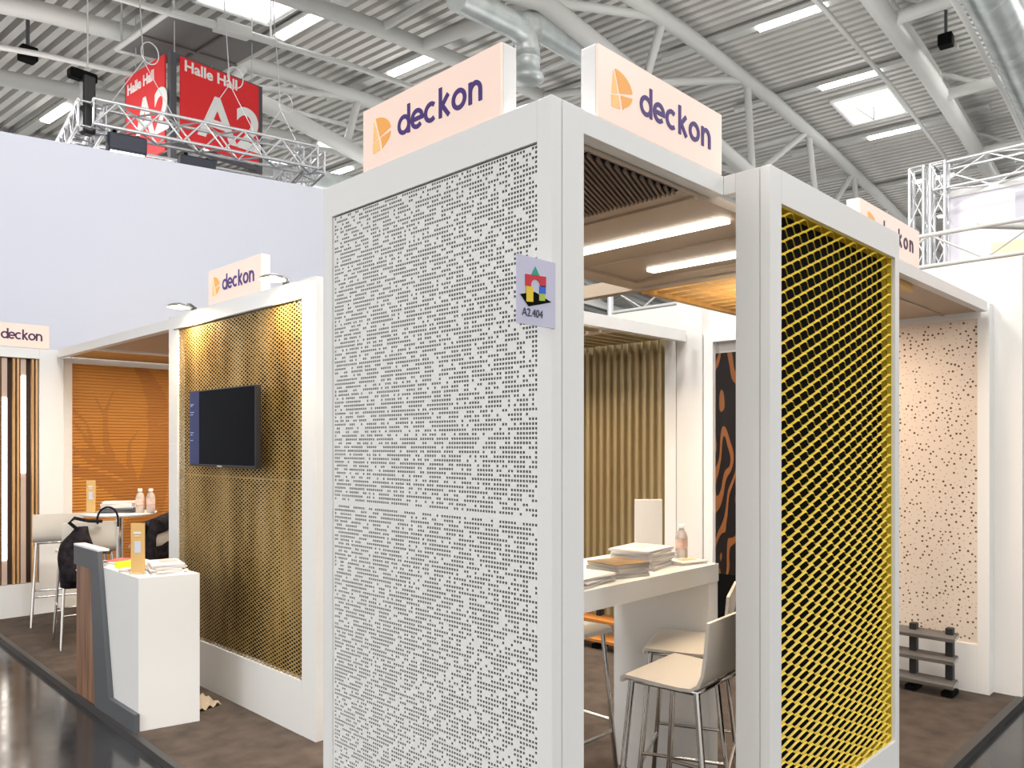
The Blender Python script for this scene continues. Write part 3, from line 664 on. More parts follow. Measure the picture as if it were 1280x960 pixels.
for i in range(60):
    p0 = Vector((gx0, gy0)) + gn*(-.2+.0165*i); lo, hi = -9, 9
    for o_, d_, a, b_ in ((p0.x, gd.x, gx0, gx1), (p0.y, gd.y, gy0, gy1)): lo, hi = max(lo, (a-o_)/d_), min(hi, (b_-o_)/d_)
    if hi-lo > .02: c_ = p0 + gd*(lo+hi)/2; mb.obox((c_.x, c_.y, ZC-.003), ((gd.x, gd.y, 0), (gn.x, gn.y, 0), Zup), ((hi-lo)/2, .0042, .005))
mb.cur = 1; mb.box(gx0, gx1, gy0, gy1, ZC+.0005, ZC+.0025)
mb.build('grille', [M['grille'], M['black']], t)
for x, ya, yb in ((2.605, 1.46, 2.30), (3.11, 1.46, 2.14)):
    mb = MB(); mb.box(x-.028, x+.028, ya, yb, ZC-.010, ZC+.002); mb.build('strip_light', M['led'], t)
    light('strip_glow', 'AREA', (x, (ya+yb)/2, ZC-.015), 9, (1, .80, .58), .055, (0, 0, 0), yb-ya)
beam('tan beam running back under the ceiling toward the bronze bay', 3.37, 3.43, 1.40, 3.435, 2.40, 2.47)
bpy.data.objects[[o.name for o in COL.objects if o.get('label','').startswith('tan beam')][0]].data.materials[0] = M['ceil_tan']
t = thing('stand_ceiling', 'orange slatted wood ceiling behind the yellow mesh wall', 'ceiling panel', (4, 1.9, 2.42), absolute=True)
for i in range(9): mb = MB(); mb.box(3.45+.11*i, 3.535+.11*i, 1.43, 2.41, 2.42, 2.445); mb.build('slat', M['ceil_orange'], t)
mb = MB(); mb.box(3.44, 4.44, 2.41, 2.45, 2.40, 2.46); mb.box(3.44, 4.44, 1.40, 1.43, 2.40, 2.46); mb.build('edge_rail', M['ceil_orange'], t)
light('slat_glow', 'AREA', (3.95, 1.95, 2.25), 2.5, (1, .78, .5), .6, (PI, 0, 0), .6)
t = thing('stand_ceiling', 'tan panel ceiling before the dotted wall', 'ceiling panel', (5.1, 1.9, 2.42), absolute=True)
mb = MB(); mb.box(4.46, 5.69, 1.391, 2.6, 2.45, 2.475); mb.build('panel', M['ceil_tan'], t)
mb = MB(); mb.box(4.46, 5.69, 1.6, 1.62, 2.443, 2.45); mb.box(4.46, 5.69, 2.2, 2.22, 2.443, 2.45); mb.build('border_strip', M['ceil_tan'], t)
light('bay_lamp', 'AREA', (4.9, 2.2, 2.42), 16, (1, .76, .55), .5, (0, 0, 0), .5)
t = thing('stand_ceiling', 'tan and orange panel ceiling before the tree motif wall', 'ceiling panel', (3.2, 7, 2.42), absolute=True)
mb = MB(); mb.box(2.372, 3.95, 5.64, 7.45, 2.445, 2.47); mb.build('panel', M['ceil_tan'], t)
mb = MB(); mb.box(2.372, 3.95, 7.45, 7.55, 2.43, 2.47); mb.build('divider', M['white'], t)
mb = MB(); mb.box(2.372, 3.95, 7.55, 8.44, 2.45, 2.47); mb.build('orange_panel', M['ceil_orange'], t)
light('tree_lamp', 'AREA', (3.1, 6.9, 2.42), 30, (1, .78, .55), .8, (0, 0, 0), .8)
t = thing('stand_ceiling', 'dark ribbed ceiling with a pale strip over the bronze corrugated bay', 'ceiling panel', (5, 4.6, 2.42), absolute=True)
mb = MB()
for i in range(18): mb.box(4.3, 5.68, 3.55+.13*i, 3.66+.13*i, 2.49, 2.51)
mb.build('slat', M['ridge'], t)
mb = MB(); mb.box(4.85, 4.93, 3.5, 5.8, 2.47, 2.49); mb.build('strip_light', M['cream'], t)
light('bronze_lamp', 'AREA', (4.7, 4.4, 2.44), 34, (1, .80, .55), .3, (0, .35, 0), 1.2)

# ------------------------------------------------------------------ high table and stools
t = thing('bar_table', 'long white high table seen through the doorway', 'table', (2.6, 2.13, 0), absolute=True)
mb = MB(); mb.box(1.80, 3.25, 1.86, 2.40, .968, 1.05); mb.build('tabletop', M['white'], t, bevel=.002)
mb = MB(); mb.box(3.17, 3.25, 1.865, 2.40, 0, .968); mb.build('end_panel', M['white'], t, bevel=.002)
mb = MB(); mb.box(1.80, 1.88, 1.865, 2.40, 0, .968); mb.build('end_panel', M['white'], t, bevel=.002)
def stool(label, loc, rz, group='white bar stools'):
    t = thing('bar_stool', label, 'bar stool', loc, rz, group)
    # one bent shell: seat that curls up into a low back (front = +y)
    prof = [(.175, .722), (.172, .740), (.155, .750), (.08, .748), (0, .745), (-.07, .744), (-.11, .748), (-.135, .765), (-.150, .80), (-.160, .87), (-.170, .985)]
    mb = MB(); hw = .195; th = .012; nx = 8
    def off(i):
        a = prof[max(i-1, 0)]; b_ = prof[min(i+1, len(prof)-1)]; dy, dz = b_[0]-a[0], b_[1]-a[1]; l = math.hypot(dy, dz); return (dz/l*th, -dy/l*th)
    vs = []
    for lay in (0, 1):
        for i, (y, z) in enumerate(prof):
            o_ = off(i) if lay else (0, 0)
            for k in range(nx+1): vs.append((-hw + 2*hw*k/nx, y + o_[0]*-1, z + o_[1]*-1 if False else z - abs(o_[1])*0 - (o_[1]*-1 if False else 0) - (th if lay and i < 6 else 0)) if False else (-hw+2*hw*k/nx, y - o_[0], z - o_[1]))
    m_ = nx+1; n_ = len(prof); fs = []
    for i in range(n_-1):
        for k in range(nx):
            a = i*m_+k; fs.append((a, a+1, a+m_+1, a+m_)); a += n_*m_; fs.append((a+m_, a+m_+1, a+1, a))
    for i in range(n_-1):
        for k in (0, nx): a = i*m_+k; c = a+n_*m_; fs.append((a, a+m_, c+m_, c))
    for k in range(nx):
        for i in (0, n_-1): a = i*m_+k; c = a+n_*m_; fs.append((a, c, c+1, a+1))
    mb.add(vs, fs, True); o = mb.build('seat', M['stoolwhite'], t)
    mod = o.modifiers.new('edge', 'EDGE_SPLIT'); mod.split_angle = math.radians(50)
    top = [(-.165, .14), (.165, .14), (.165, -.12), (-.165, -.12)]; bot = [(-.205, .20), (.205, .20), (.205, -.20), (-.205, -.20)]
    for (a, b_), (c, d_) in zip(top, bot):
        mb = MB(); mb.tube((a, b_, .728), (c, d_, 0), .0115, 10); mb.build('leg', M['chrome'], t)
    mb = MB(); mb.path([(a, b_, .726) for a, b_ in top], .010, 8, True); mb.build('seat_frame', M['chrome'], t)
    z = .26; q = 1 - z/.728; ring = [(a+(c-a)*q, b_+(d_-b_)*q, z) for (a, b_), (c, d_) in zip(top, bot)]
    for k in range(4):
        a, b_ = ring[k], ring[(k+1) % 4]; dz = .05 if k % 2 else 0
        mb = MB(); mb.tube((a[0], a[1], z+dz), (b_[0], b_[1], z+dz), .008, 8); mb.build('footrest_bar', M['chrome'], t)
    return t
s0 = stool('white bar stool nearest the doorway at the high table', (2.565, 1.600, 0), math.radians(5))
dup(s0, (2.965, 1.835, 0), math.radians(24), 'white bar stool half hidden behind the yellow mesh wall post')
dup(s0, (2.76, 2.42, 0), math.radians(180), 'white bar stool on the far side of the high table', None)
dup(s0, (2.13, 6.93, 0), math.radians(-8), 'white bar stool with the black backpack hung on its back')
dup(s0, (2.20, 7.93, 0), math.radians(-14), 'white bar stool against the slat wall behind the backpack')
dup(s0, (2.70, 6.85, 0), math.radians(10), 'white bar stool draped with a black jacket by the gold wall')

# ------------------------------------------------------------------ things on the high table
def brochure(label, c, rz, w, d, h, mats, name='brochure', cat='brochure', n=1, tilt=0, group=None):
    t = thing(name, label, cat, c, rz, group)
    mb = MB(); nn = max(2, int(h/.004))
    for i in range(n):
        a = 0 if n == 1 else R.uniform(-.15, .15); zz = h*i/n
        ax = (Vector((math.cos(a), math.sin(a), 0)), Vector((-math.sin(a), math.cos(a), 0)), Zup)
        mb.obox((R.uniform(-.006, .006)*(n > 1), R.uniform(-.006, .006)*(n > 1), zz + h/n/2 - .0006), ax, (w/2, d/2, h/n/2-.0006))
    mb.build('pages', mats[0], t)
    mb = MB(); mb.obox((0, 0, h), ((1,0,0), (0,1,0), Zup), (w/2, d/2, .001)); mb.build('cover', mats[1], t)
    if len(mats) > 2: mb = MB(); mb.obox((w*.12, d*.1, h+.0012), ((1,0,0), (0,1,0), Zup), (w*.28, d*.22, .0006)); mb.build('printed_picture', mats[2], t)
    return t
TZ = 1.0505
brochure('stack of white brochures at the near end of the high table', (2.40, 2.00, TZ), .1, .24, .21, .035, (M['paper'], M['paper']), n=6)
brochure('bronze covered open catalogue lying on the high table stack', (2.67, 2.00, TZ), -.2, .19, .18, .055, (M['paper2'], M['brown_cover']), n=4)
brochure('thick pile of white brochures in the middle of the high table', (2.93, 2.06, TZ), .15, .24, .20, .085, (M['paper'], M['paper'], M['paper2']), n=9)
brochure('thin white leaflets at the far end of the high table', (3.15, 1.97, TZ), -.2, .16, .11, .012, (M['paper'], M['paper'], M['kraft']), n=3)
brochure('curled white leaflet at the near edge of the high table', (2.18, 1.93, TZ), .2, .16, .07, .012, (M['paper'], M['paper']))
t = thing('sticky_note', 'neon yellow sticky note pad on the high table', 'note pad', (2.53, 2.19, TZ), .2)
mb = MB(); mb.box(-.045, .045, -.04, .04, 0, .04); mb.build('pad', M['neon'], t, bevel=.004)
t = thing('plastic_tray', 'clear plastic leaflet tray at the near end of the high table', 'tray', (2.40, 2.26, TZ), .1)
mb = MB(); mb.box(-.09, .09, -.06, .06, 0, .006); mb.box(-.09, -.086, -.06, .06, 0, .07); mb.box(.086, .09, -.06, .06, 0, .07); mb.box(-.09, .09, .056, .06, 0, .07); mb.box(-.09, .09, -.06, -.056, 0, .05); mb.build('tray', M['clear'], t)
t = thing('display_board', 'blank white display board standing on the high table', 'display board', (3.13, 2.165, TZ), math.radians(-44))
mb = MB(); mb.box(-.066, .066, -.006, .006, 0, .285); mb.build('board', M['white'], t, bevel=.003)
mb = MB(); mb.box(-.066, .066, -.03, .03, 0, .008); mb.build('foot', M['white'], t)
def bottle(label, loc, sc=1., group=None):
    t = thing('water_bottle', label, 'bottle', loc, 0, group)
    mb = MB(); mb.lathe([(r*sc, z*sc) for r, z in ((0,0),(.026,.001),(.030,.006),(.030,.05),(.028,.055),(.030,.06),(.030,.115),(.024,.135),(.013,.152),(.0125,.166),(0,.166))], (0,0,0), 20); mb.build('body', M['clear'], t)
    mb = MB(); mb.lathe([(.0308*sc, .062*sc), (.0308*sc, .105*sc)], (0,0,0), 20); mb.build('label_band', M['label'], t)
    mb = MB(); mb.lathe([(.0155*sc, .158*sc), (.0155*sc, .178*sc), (0, .179*sc)], (0,0,0), 16); mb.build('cap', M['capw'], t)
    return t
bottle('small clear water bottle on the high table', (3.213, 2.035, TZ), .95)

# ------------------------------------------------------------------ gold perforated wall with TV
t = thing('display_wall', 'white framed wall with a gold diamond perforated sheet behind the screen', 'display wall', (2.34, 4.67, 0), absolute=True)
XG = 2.27; ya, yb, za, zb = 3.848, 5.485, .298, 2.40; yr, yl = 3.705, 5.635
mb = MB(); mb.box(XG, XG+.12, yr, ya, 0, 2.5); mb.build('post', M['white'], t, bevel=.0015)
mb = MB(); mb.box(XG, XG+.12, yb, yl, 0, 2.5); mb.build('post', M['white'], t, bevel=.0015)
mb = MB(); mb.box(XG, XG+.12, ya, yb, zb, 2.5); mb.build('top_rail', M['white'], t)
mb = MB(); mb.box(XG, XG+.12, ya, yb, 0, za); mb.build('bottom_rail', M['white'], t)
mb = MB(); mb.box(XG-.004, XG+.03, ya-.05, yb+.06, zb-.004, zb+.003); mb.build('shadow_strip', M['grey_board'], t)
mb = MB(); mb.box(XG+.05, XG+.06, ya, yb, za, zb); mb.build('back_panel', M['black'], t)
mb = MB(); x = XG+.012; cw, ch = .0478/2, .0236/2
from mathutils import noise as MN
nc, nr_ = int((yb-ya)/cw)+2, int((zb-za)/ch)+2
for j in range(nr_):
    for i in range(nc):
        if (i+j) % 2: continue
        cy, cz = ya + i*cw, za + j*ch
        q = MN.noise(Vector((cy*1.6, cz*1.1, 3.1))) + .7*MN.noise(Vector((cy*7, cz*2.0, 9.7))) + R.uniform(-.25, .25)
        s_ = min(.84, max(.36, .60 + .26*q))
        cl = lambda y, z: (x, min(max(y, ya), yb), min(max(z, za), zb))
        out = [cl(cy-cw, cz), cl(cy, cz-ch), cl(cy+cw, cz), cl(cy, cz+ch)]
        inn = [cl(cy-cw*s_, cz), cl(cy, cz-ch*s_), cl(cy+cw*s_, cz), cl(cy, cz+ch*s_)]
        vs = out + inn
        mb.add(vs, [(k, 4+k, 4+(k+1) % 4, (k+1) % 4) for k in range(4)])
mb.build('perforated_sheet', M['gold'], t)
mb = MB(); mb.box(x-.0006, x, ya, yb, 1.388, 1.396); mb.build('sheet_joint', M['gold'], t)
t = thing('television', 'flat black television mounted on the gold perforated wall', 'television', (2.19, 4.62, 1.7), absolute=True)
ta, tb, tz0, tz1 = 4.185, 5.062, 1.458, 1.940
mb = MB(); mb.box(2.172, 2.21, ta, tb, tz0, tz1); mb.build('housing', M['blackplastic'], t, bevel=.004)
mb = MB(); mb.box(2.1705, 2.172, ta+.008, tb-.008, tz0+.016, tz1-.008); mb.build('screen', M['screen'], t)
mb = MB(); mb.box(2.1698, 2.1704, tb-.008-.14, tb-.008, tz0+.016, tz1-.008)
mb.cur = 1
for z, l in ((1.85, .05), (1.84, .03), (1.80, .055), (1.785, .04), (1.67, .05), (1.655, .03), (1.62, .04)): mb.box(2.1694, 2.1697, tb-.02-l, tb-.02, z, z+.006)
mb.build('menu_strip', [M['screenblue'], M['screentext']], t)
mb = MB(); mb.box(2.21, 2.286, 4.5, 4.75, 1.6, 1.8); mb.build('wall_bracket', M['black'], t)
mb = MB(); mb.box(2.168, 2.172, 4.60, 4.66, tz0+.003, tz0+.010); mb.build('badge', M['steel'], t)
for yc, lab in ((5.12, 'small curved spotlight on the left end of the gold wall'), (3.90, 'small curved spotlight right of the sign on the gold wall')):
    t = thing('spotlight', lab, 'spotlight', (2.2, yc, 2.52), absolute=True, group='arm spotlights above the gold wall')
    xc = 2.13
    mb = MB(); mb.tube((2.30, yc+.17, 2.495), (2.30, yc+.17, 2.53), .018, 10); mb.path([(2.30, yc+.17, 2.53), (2.25, yc+.11, 2.535), (2.19, yc+.04, 2.515)], .008, 8); mb.build('arm', M['darkgrey'], t)
    mb = MB(); n_ = 20; rings = []
    for rr, zz in ((.0, .024), (.03, .023), (.06, .014), (.078, .002), (.080, -.003)): rings.append((rr, zz))
    mb.lathe(rings, (xc, yc, 2.490), 24); mb.build('shade', M['chrome'], t)
    mb = MB(); mb.lathe([(0, .002), (.066, .0)], (xc, yc, 2.486), 24); mb.build('lens', M['spotlens'], t)
    light('spot_beam', 'SPOT', (xc, yc+.05, 2.47), 27, (1, .74, .42), .04, (0, math.radians(-30), 0), spot=math.radians(150), blend=.8)

# ------------------------------------------------------------------ wooden slat wall
YS = 8.38
t = thing('display_wall', 'white framed wall of upright wooden slats with two glowing light bars', 'display wall', (1.6, 8.44, 0), absolute=True)
mb = MB(); mb.box(2.172, 2.375, YS, 8.47, 0, 2.5); mb.build('post', M['white'], t, bevel=.0015)
mb = MB(); mb.box(.80, .90, YS, 8.47, -.04, 2.5); mb.build('post', M['white'], t)
mb = MB(); mb.box(.90, 2.172, YS, 8.47, 2.405, 2.5); mb.build('top_rail', M['white'], t)
mb = MB(); mb.box(.90, 2.172, YS, 8.47, -.04, .30); mb.build('bottom_rail', M['white'], t)
mb = MB(); mb.box(.90, 2.172, YS+.06, YS+.075, .30, 2.405); mb.build('back_panel', M['slatback'], t)
leds = {2.045: (1.33, 2.24), 1.893: (.53, 2.03)}
xs = 2.163
i = 0
while xs > .92:
    led_near = [q for q in leds if abs(xs-.012-q) < .045]
    if led_near: xs -= .004; 
    if not led_near: mb = MB(); mb.box(xs-.018, xs, YS+.02, YS+.06, .305, 2.40); mb.build('slat', M['slatwood'], t); xs -= .0325
for q, (z0, z1) in leds.items():
    mb = MB(); mb.box(q-.022, q+.022, YS+.03, YS+.06, .305, 2.40); mb.build('light_channel', M['beige'], t)
    mb = MB(); mb.box(q-.020, q+.020, YS+.018, YS+.03, z0, z1); mb.build('light_bar', M['led'], t, bevel=.008)

# ------------------------------------------------------------------ tree motif wall
YO = 8.50
t = thing('display_wall', 'orange ribbed wall panel with a brown tree motif', 'display wall', (3.2, YO+.05, 0), absolute=True)
xa, xb, za, zb = 2.478, 3.95, .25, 2.395
mb = MB(); mb.box(2.38, xa, YO-.03, YO+.06, 0, 2.44); mb.build('post', M['white'], t)
mb = MB(); mb.box(xa, xb, YO-.02, YO+.06, zb, 2.46); mb.build('top_rail', M['white'], t)
mb = MB(); mb.box(2.38, xb, YO-.02, YO+.06, 0, za); mb.build('bottom_rail', M['white'], t)
LIMBS = []
def limb(pts, w0, w1): LIMBS.append((pts, w0, w1))
limb([(3.12, .25), (3.13, .65), (3.22, 1.0), (3.32, 1.45), (3.36, 1.9), (3.28, 2.12), (3.22, 2.25), (3.14, 2.38)], .20, .06)
limb([(3.10, .9), (2.95, 1.12), (2.74, 1.25), (2.48, 1.36)], .10, .05)
limb([(3.12, 1.0), (3.02, 1.25), (2.85, 1.42), (2.62, 1.52), (2.48, 1.50)], .07, .02)
limb([(2.86, 1.42), (2.80, 1.60), (2.79, 1.80), (2.80, 1.95), (2.86, 2.12)], .04, .010)
limb([(2.80, 1.85), (2.73, 2.0), (2.70, 2.08)], .015, .008)
limb([(2.70, 1.50), (2.60, 1.68), (2.50, 1.82)], .03, .008)
limb([(2.66, 1.65), (2.62, 1.80), (2.50, 1.94)], .018, .008)
limb([(3.10, 1.15), (3.02, 1.40), (3.02, 1.60), (3.10, 1.72)], .035, .008)
limb([(3.36, 1.6), (3.24, 1.75), (3.22, 1.95), (3.28, 2.05)], .035, .015)
limb([(3.2, 1.0), (3.0, 1.28), (2.84, 1.35), (2.66, 1.42), (2.48, 1.58)], .05, .015)
def in_tree(x, z):
    p = Vector((x, z))
    for pts, w0, w1 in LIMBS:
        n_ = len(pts)-1
        for i in range(n_):
            a, b_ = Vector(pts[i]), Vector(pts[i+1]); d = b_-a; q = max(0, min(1, (p-a).dot(d)/d.length_squared))
            if (p-(a+d*q)).length < w0+(w1-w0)*(i+q)/n_: return True
    return False
mb = MB(); pr = .0305; nz = int((zb-za)/pr); cx_ = .012; nx_ = int((xb-xa)/cx_)
for j in range(nz+1):
    z0 = za + j*pr; z1 = min(z0+pr*.66, zb); z2 = min(z0+pr, zb)
    i = 0
    while i < nx_:
        m_ = in_tree(xa+(i+.5)*cx_, z0+pr*.33); k = i
        while k < nx_ and in_tree(xa+(k+.5)*cx_, z0+pr*.33) == m_: k += 1
        a, b_ = xa+i*cx_, (xb if k >= nx_ else xa+k*cx_); mb.cur = int(m_)
        mb.add([(a, YO, z0), (b_, YO, z0), (b_, YO, z1), (a, YO, z1)], [(0, 1, 2, 3)]); i = k
    mb.cur = 0
    vs = [(xa, YO, z1), (xb, YO, z1), (xa, YO+.014, z1), (xb, YO+.014, z1), (xa, YO+.014, z2), (xb, YO+.014, z2), (xa, YO, z2), (xb, YO, z2)]
    mb.add(vs, [(0, 1, 3, 2), (2, 3, 5, 4), (4, 5, 7, 6)])
mb.build('ribbed_panel', [M['orange_panel'], M['tree_brown']], t)


# ------------------------------------------------------------------ bistro table group
t = thing('bistro_table', 'round white bistro table before the tree motif wall', 'table', (2.56, 7.44, 0))
mb = MB(); mb.lathe([(0, .965), (.28, .967), (.305, .975), (.31, .985), (.31, .99), (0, .99)], (0,0,0), 40); mb.build('tabletop', M['white'], t)
mb = MB(); mb.tube((0,0,.03), (0,0,.965), .03, 14); mb.build('column', M['chrome'], t)
mb = MB(); mb.lathe([(0, .03), (.05, .03), (.22, .012), (.22, 0), (0, 0)], (0,0,0), 32); mb.build('base', M['chrome'], t)
BZ = .9905
def standcard(label, loc, rz, w, h):
    t = thing('table_card', label, 'table card', loc, rz, 'kraft coloured table cards')
    mb = MB(); mb.box(-w/2, w/2, -.004, .004, 0, h); mb.build('card', M['kraft'], t)
    mb = MB(); mb.box(-w*.22, w*.22, -.0055, -.004, h*.42, h*.64); mb.build('printed_panel', M['print_blue'], t)
    mb = MB(); mb.box(-w*.28, w*.24, -.0055, -.004, h*.79, h*.83); mb.box(-w*.2, w*.16, -.0055, -.004, h*.74, h*.76); mb.build('printed_heading', M['paper'], t)
    mb = MB(); mb.box(-w/2, w/2, -.025, .025, 0, .006); mb.build('foot', M['clear'], t)
standcard('kraft table card standing on the round bistro table', (2.36, 7.55, BZ), math.radians(-40), .075, .29)
brochure('pile of white brochures on the round bistro table', (2.56, 7.44, BZ+.048), math.radians(-30), .26, .18, .05, (M['paper'], M['paper']), n=4)
brochure('red and black booklets under the brochure pile on the bistro table', (2.56, 7.44, BZ), math.radians(-35), .27, .18, .045, (M['midgrey'], M['paper'], M['pink']), n=3)
bottle('left one of two water bottles on the bistro table', (2.68, 7.28, BZ), 1.2, 'bottles on the bistro table')
bottle('right one of two water bottles on the bistro table', (2.75, 7.22, BZ), 1.2, 'bottles on the bistro table')
# backpack hanging on the stool
bp = thing('backpack', 'black backpack hanging on the back of a white bar stool', 'backpack', (1.965, 6.66, .50), math.radians(-8))
mb = MB(); rows = 14; seg = 20; vs = []
for j in range(rows+1):
    q = j/rows; z = .46*q
    w = .108*(.80+.35*math.sin(PI*min(q*1.1, 1)))*(1 if q < .75 else 1-(q-.75)*2.4); d = .085*(.9+.3*math.sin(PI*q))*(1 if q < .8 else 1-(q-.8)*2.6)
    for k in range(seg):
        a = 2*PI*k/seg; ca, sa = math.cos(a), math.sin(a); e = .65
        vs.append((math.copysign(abs(ca)**e, ca)*w + .012*math.sin(7*q+a*2) + .05*q*q, math.copysign(abs(sa)**e, sa)*d + .008*math.sin(11*q+3*a), z))
fs = [(j*seg+k, j*seg+(k+1) % seg, (j+1)*seg+(k+1) % seg, (j+1)*seg+k) for j in range(rows) for k in range(seg)] + [tuple(range(seg-1, -1, -1)), tuple(range(rows*seg, (rows+1)*seg))]
mb.add(vs, fs, True); mb.build('body', M['fabric_black'], bp)
mb = MB(); mb.lathe([(0, 0), (.09, .0), (.105, .02), (.105, .14), (.08, .17), (0, .17)], (.0, -.05, .05), 18); mb.build('front_pocket', M['fabric_black'], bp)
mb = MB(); mb.path([(.02, -.02, .44), (-.04, -.03, .50), (.0, 0, .53), (.10, .03, .50), (.2, .06, .49)], .014, 8); mb.build('shoulder_strap', M['fabric_black'], bp)
mb = MB(); mb.path([(.17, .05, .47)] + [(.24+.075*math.cos(PI-PI*k/12), .05, .50+.10*math.sin(PI*k/12)) for k in range(13)] + [(.315, .05, .44)], .008, 8); mb.build('carry_loop', M['fabric_black'], bp)
mb = MB()
for a, z, r_ in ((.02, .11, .010), (.05, .09, .006), (.035, .135, .006), (-.01, .15, .005), (.06, .055, .006), (.08, .06, .012)):
    for k in range(3): mb.tube((a-r_*math.cos(k*PI/3), -.158, z-r_*math.sin(k*PI/3)), (a+r_*math.cos(k*PI/3), -.158, z+r_*math.sin(k*PI/3)), .0025, 5)
mb.build('star_print', M['paper'], bp)
# jacket over a stool back
jk = thing('jacket', 'black jacket hung over a white bar stool back by the gold wall', 'jacket', (2.735, 6.66, .62), math.radians(10))
mb = MB(); vs = []; nu, nv = 24, 12
for j in range(nv+1):
    q = j/nv
    for k in range(nu+1):
        p = k/nu; xx = (p-.5)*(.50+.10*q) ; drop = .40
        if q < .35: y = -.055; z = .29 + q/.35*.10
        elif q < .5: y = -.055 + (q-.35)/.15*.11; z = .39 + .02*math.sin(PI*(q-.35)/.15)
        else: y = .055; z = .39 - (q-.5)/.5*.36
        z -= .10*abs(p-.5)**1.5*2; y += .012*math.sin(p*19+q*3)
        vs.append((xx, y, z))
mb.add(vs, [(j*(nu+1)+k, j*(nu+1)+k+1, (j+1)*(nu+1)+k+1, (j+1)*(nu+1)+k) for j in range(nv) for k in range(nu)], True)
o = mb.build('body', M['fabric_black'], jk); so = o.modifiers.new('t', 'SOLIDIFY'); so.thickness = .018; so.offset = 0
mb = MB(); mb.path([(.20, -.05, .36), (.27, -.06, .22), (.28, -.06, .02), (.26, -.05, -.22)], .05, 10); mb.build('sleeve', M['fabric_black'], jk)
mb = MB(); mb.path([(-.20, -.05, .36), (-.25, -.06, .22), (-.25, -.06, .06)], .04, 10); mb.build('sleeve', M['fabric_black'], jk)

# ------------------------------------------------------------------ reception counter
t = thing('reception_counter', 'white and walnut reception counter with a grey angled side', 'counter', (1.8, 5, 0), math.radians(0), absolute=True)
# local frame: a = along the front (toward far end), b = depth
ang = math.radians(2.0)
Af = Vector((-math.sin(ang)*-0.0, 1, 0)).normalized(); Bf = Vector((1, -.22, 0)).normalized()
P0 = Vector((1.652, 4.545, 0))
def cpt(a, b_, z): return P0 + Af*a + Bf*b_ + Vector((0, 0, z))
def cslab(a0, a1, b0, b1, z0, z1, top=None):
    mb = MB(); vs = [cpt(a0,b0,z0), cpt(a1,b0,z0), cpt(a1,b1,z0), cpt(a0,b1,z0), cpt(a0,b0,z1), cpt(a1,b0,z1), cpt(a1,b1,z1), cpt(a0,b1,z1)]
    mb.add(vs, [(0,1,2,3),(7,6,5,4),(4,5,1,0),(5,6,2,1),(6,7,3,2),(7,4,0,3)]); return mb
Dp = .335
cslab(0, .88, .012, Dp, 0, .855).build('body', M['white'], t, bevel=.002)
# grey bracket outline on the front plane
br = [(1.015, .945), (.575, .948), (.38, .105), (-.02, .105), (-.02, 0), (.62, 0), (.70, .83), (1.015, .83)]
def cprism(poly, b0, b1):
    mb = MB(); k = len(poly); v0 = [cpt(a, b0, z) for a, z in poly]; v1 = [cpt(a, b1, z) for a, z in poly]
    mb.add(v0+v1, [tuple(range(k)), tuple(range(2*k-1, k-1, -1))] + [(i, k+i, k+(i+1) % k, (i+1) % k) for i in range(k)]); return mb
cprism(br, -.016, .0115).build('grey_bracket', M['midgrey'], t, bevel=.0015)
cslab(.575, 1.015, -.016, .05, .948, .962).build('raised_shelf', M['white'], t, bevel=.002)
cslab(.90, 1.015, .012, .05, .83, .947).build('shelf_support', M['midgrey'], t)
cprism([(1.0, .0), (1.0, .829), (.71, .829), (.63, 0)], -.004, .0112).build('walnut_panel', M['walnut'], t)
cslab(.885, 1.0, .012, .17, 0, .829).build('walnut_side', M['walnut'], t)
# things on the counter
CZ = .8555
def con(a, b_): p = cpt(a, b_, CZ); return (p.x, p.y, p.z)
standcard('kraft table card standing on the reception counter corner', con(.16, .065), math.radians(-45), .078, .29)
brochure('fanned pile of white brochures on the near corner of the counter', con(.20, .225), -.2, .17, .27, .05, (M['paper'], M['paper'], M['paper2']), n=5)
t = thing('sticky_note', 'neon yellow sticky note pad on the reception counter', 'note pad', con(.48, .10), .1); mb = MB(); mb.box(-.045, .045, -.03, .03, 0, .035); mb.build('pad', M['neon'], t, bevel=.004)
brochure('grey booklets lying in the middle of the counter', con(.47, .23), .2, .16, .12, .018, (M['paper2'], M['paper2'], M['paper']), n=2)
brochure('small white cards near the neon note pad on the counter', con(.32, .06), .9, .09, .055, .014, (M['paper'], M['paper']), n=3)
brochure('red printed leaflet at the back of the counter', con(.62, .12), .6, .15, .10, .03, (M['paper'], M['pink']), n=2)
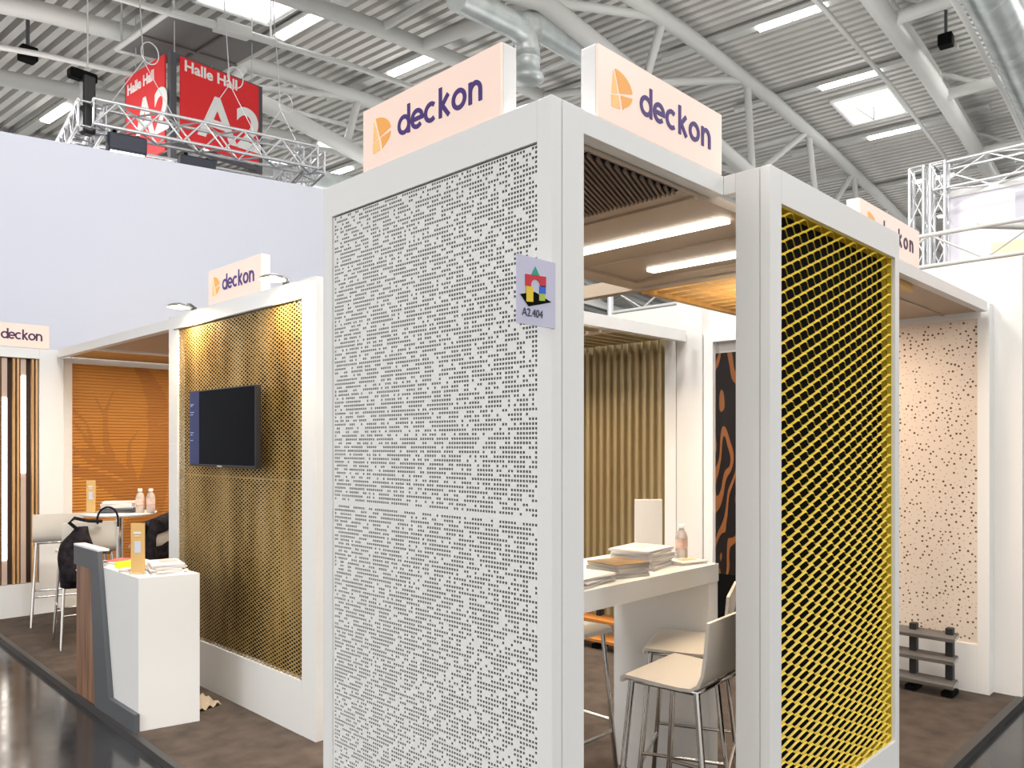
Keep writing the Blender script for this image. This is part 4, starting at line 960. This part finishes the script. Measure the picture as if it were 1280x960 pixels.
t = thing('cloth_scrap', 'crumpled beige cloth on the carpet behind the counter', 'cloth', (2.10, 4.70, .001), .3)
mb = MB(); vs = []; n_ = 12
for j in range(n_+1):
    for k in range(n_+1):
        a, b_ = k/n_-.5, j/n_-.5; rr = math.hypot(a, b_); vs.append((a*.16, b_*.14, .012 + max(0, .07*(1-rr*2.0)) + .012*math.sin(17*a+3)*math.cos(13*b_)))
mb.add(vs, [(j*(n_+1)+k, j*(n_+1)+k+1, (j+1)*(n_+1)+k+1, (j+1)*(n_+1)+k) for j in range(n_) for k in range(n_)], True); mb.build('cloth', M['cloth'], t)

# ------------------------------------------------------------------ world, lights, camera
w = bpy.data.worlds.new('world'); S.world = w; w.use_nodes = True
bg = w.node_tree.nodes['Background']; bg.inputs[0].default_value = (1, .985, .96, 1); bg.inputs[1].default_value = 1.12
# hall lamps that throw the general light
for u in (-7, 2, 11, 20, 29):
    for v in (-8, 1, 17):
        light('hall_lamp', 'AREA', H(u, v, .6), 130 if u == -7 else 350, (1, .985, .96), 1.6, (0, 0, 0), 1.6)
for u, v, e in ((-6, 3.2, 260), (1.8, 3.2, 380)): light('added_wall_fill', 'POINT', H(u, v, 3.2), e, (1, .985, .97), .5)  # added point lamps with no fixture, placed to brighten the pale fabric wall
# added fill lamps, unseen from below, put in to brighten the roof deck
for u in (5, 13, 21, 30, 42):
    for v in (-3, 5, 13, 21): light('added_roof_fill', 'AREA', H(u, v, 0, 5.2), 105, (1, .985, .95), 3.0, (PI, 0, 0), 3.0)
cam = bpy.data.cameras.new('camera'); co = bpy.data.objects.new('camera', cam); COL.objects.link(co); S.camera = co
cam.sensor_width = 36; cam.lens = 984/1280*36; cam.shift_y = (556-480)/1280; cam.clip_end = 300
a = math.radians(44.5)
co.location = (0, 0, 1.595); co.rotation_euler = (PI/2, 0, a - PI/2)
S.view_settings.view_transform = 'Standard'; S.view_settings.look = 'None'; S.view_settings.exposure = 0.31; S.view_settings.gamma = 1; S.view_settings.use_curve_mapping = False
for o in COL.objects:
    if 'abs' in o: del o['abs']
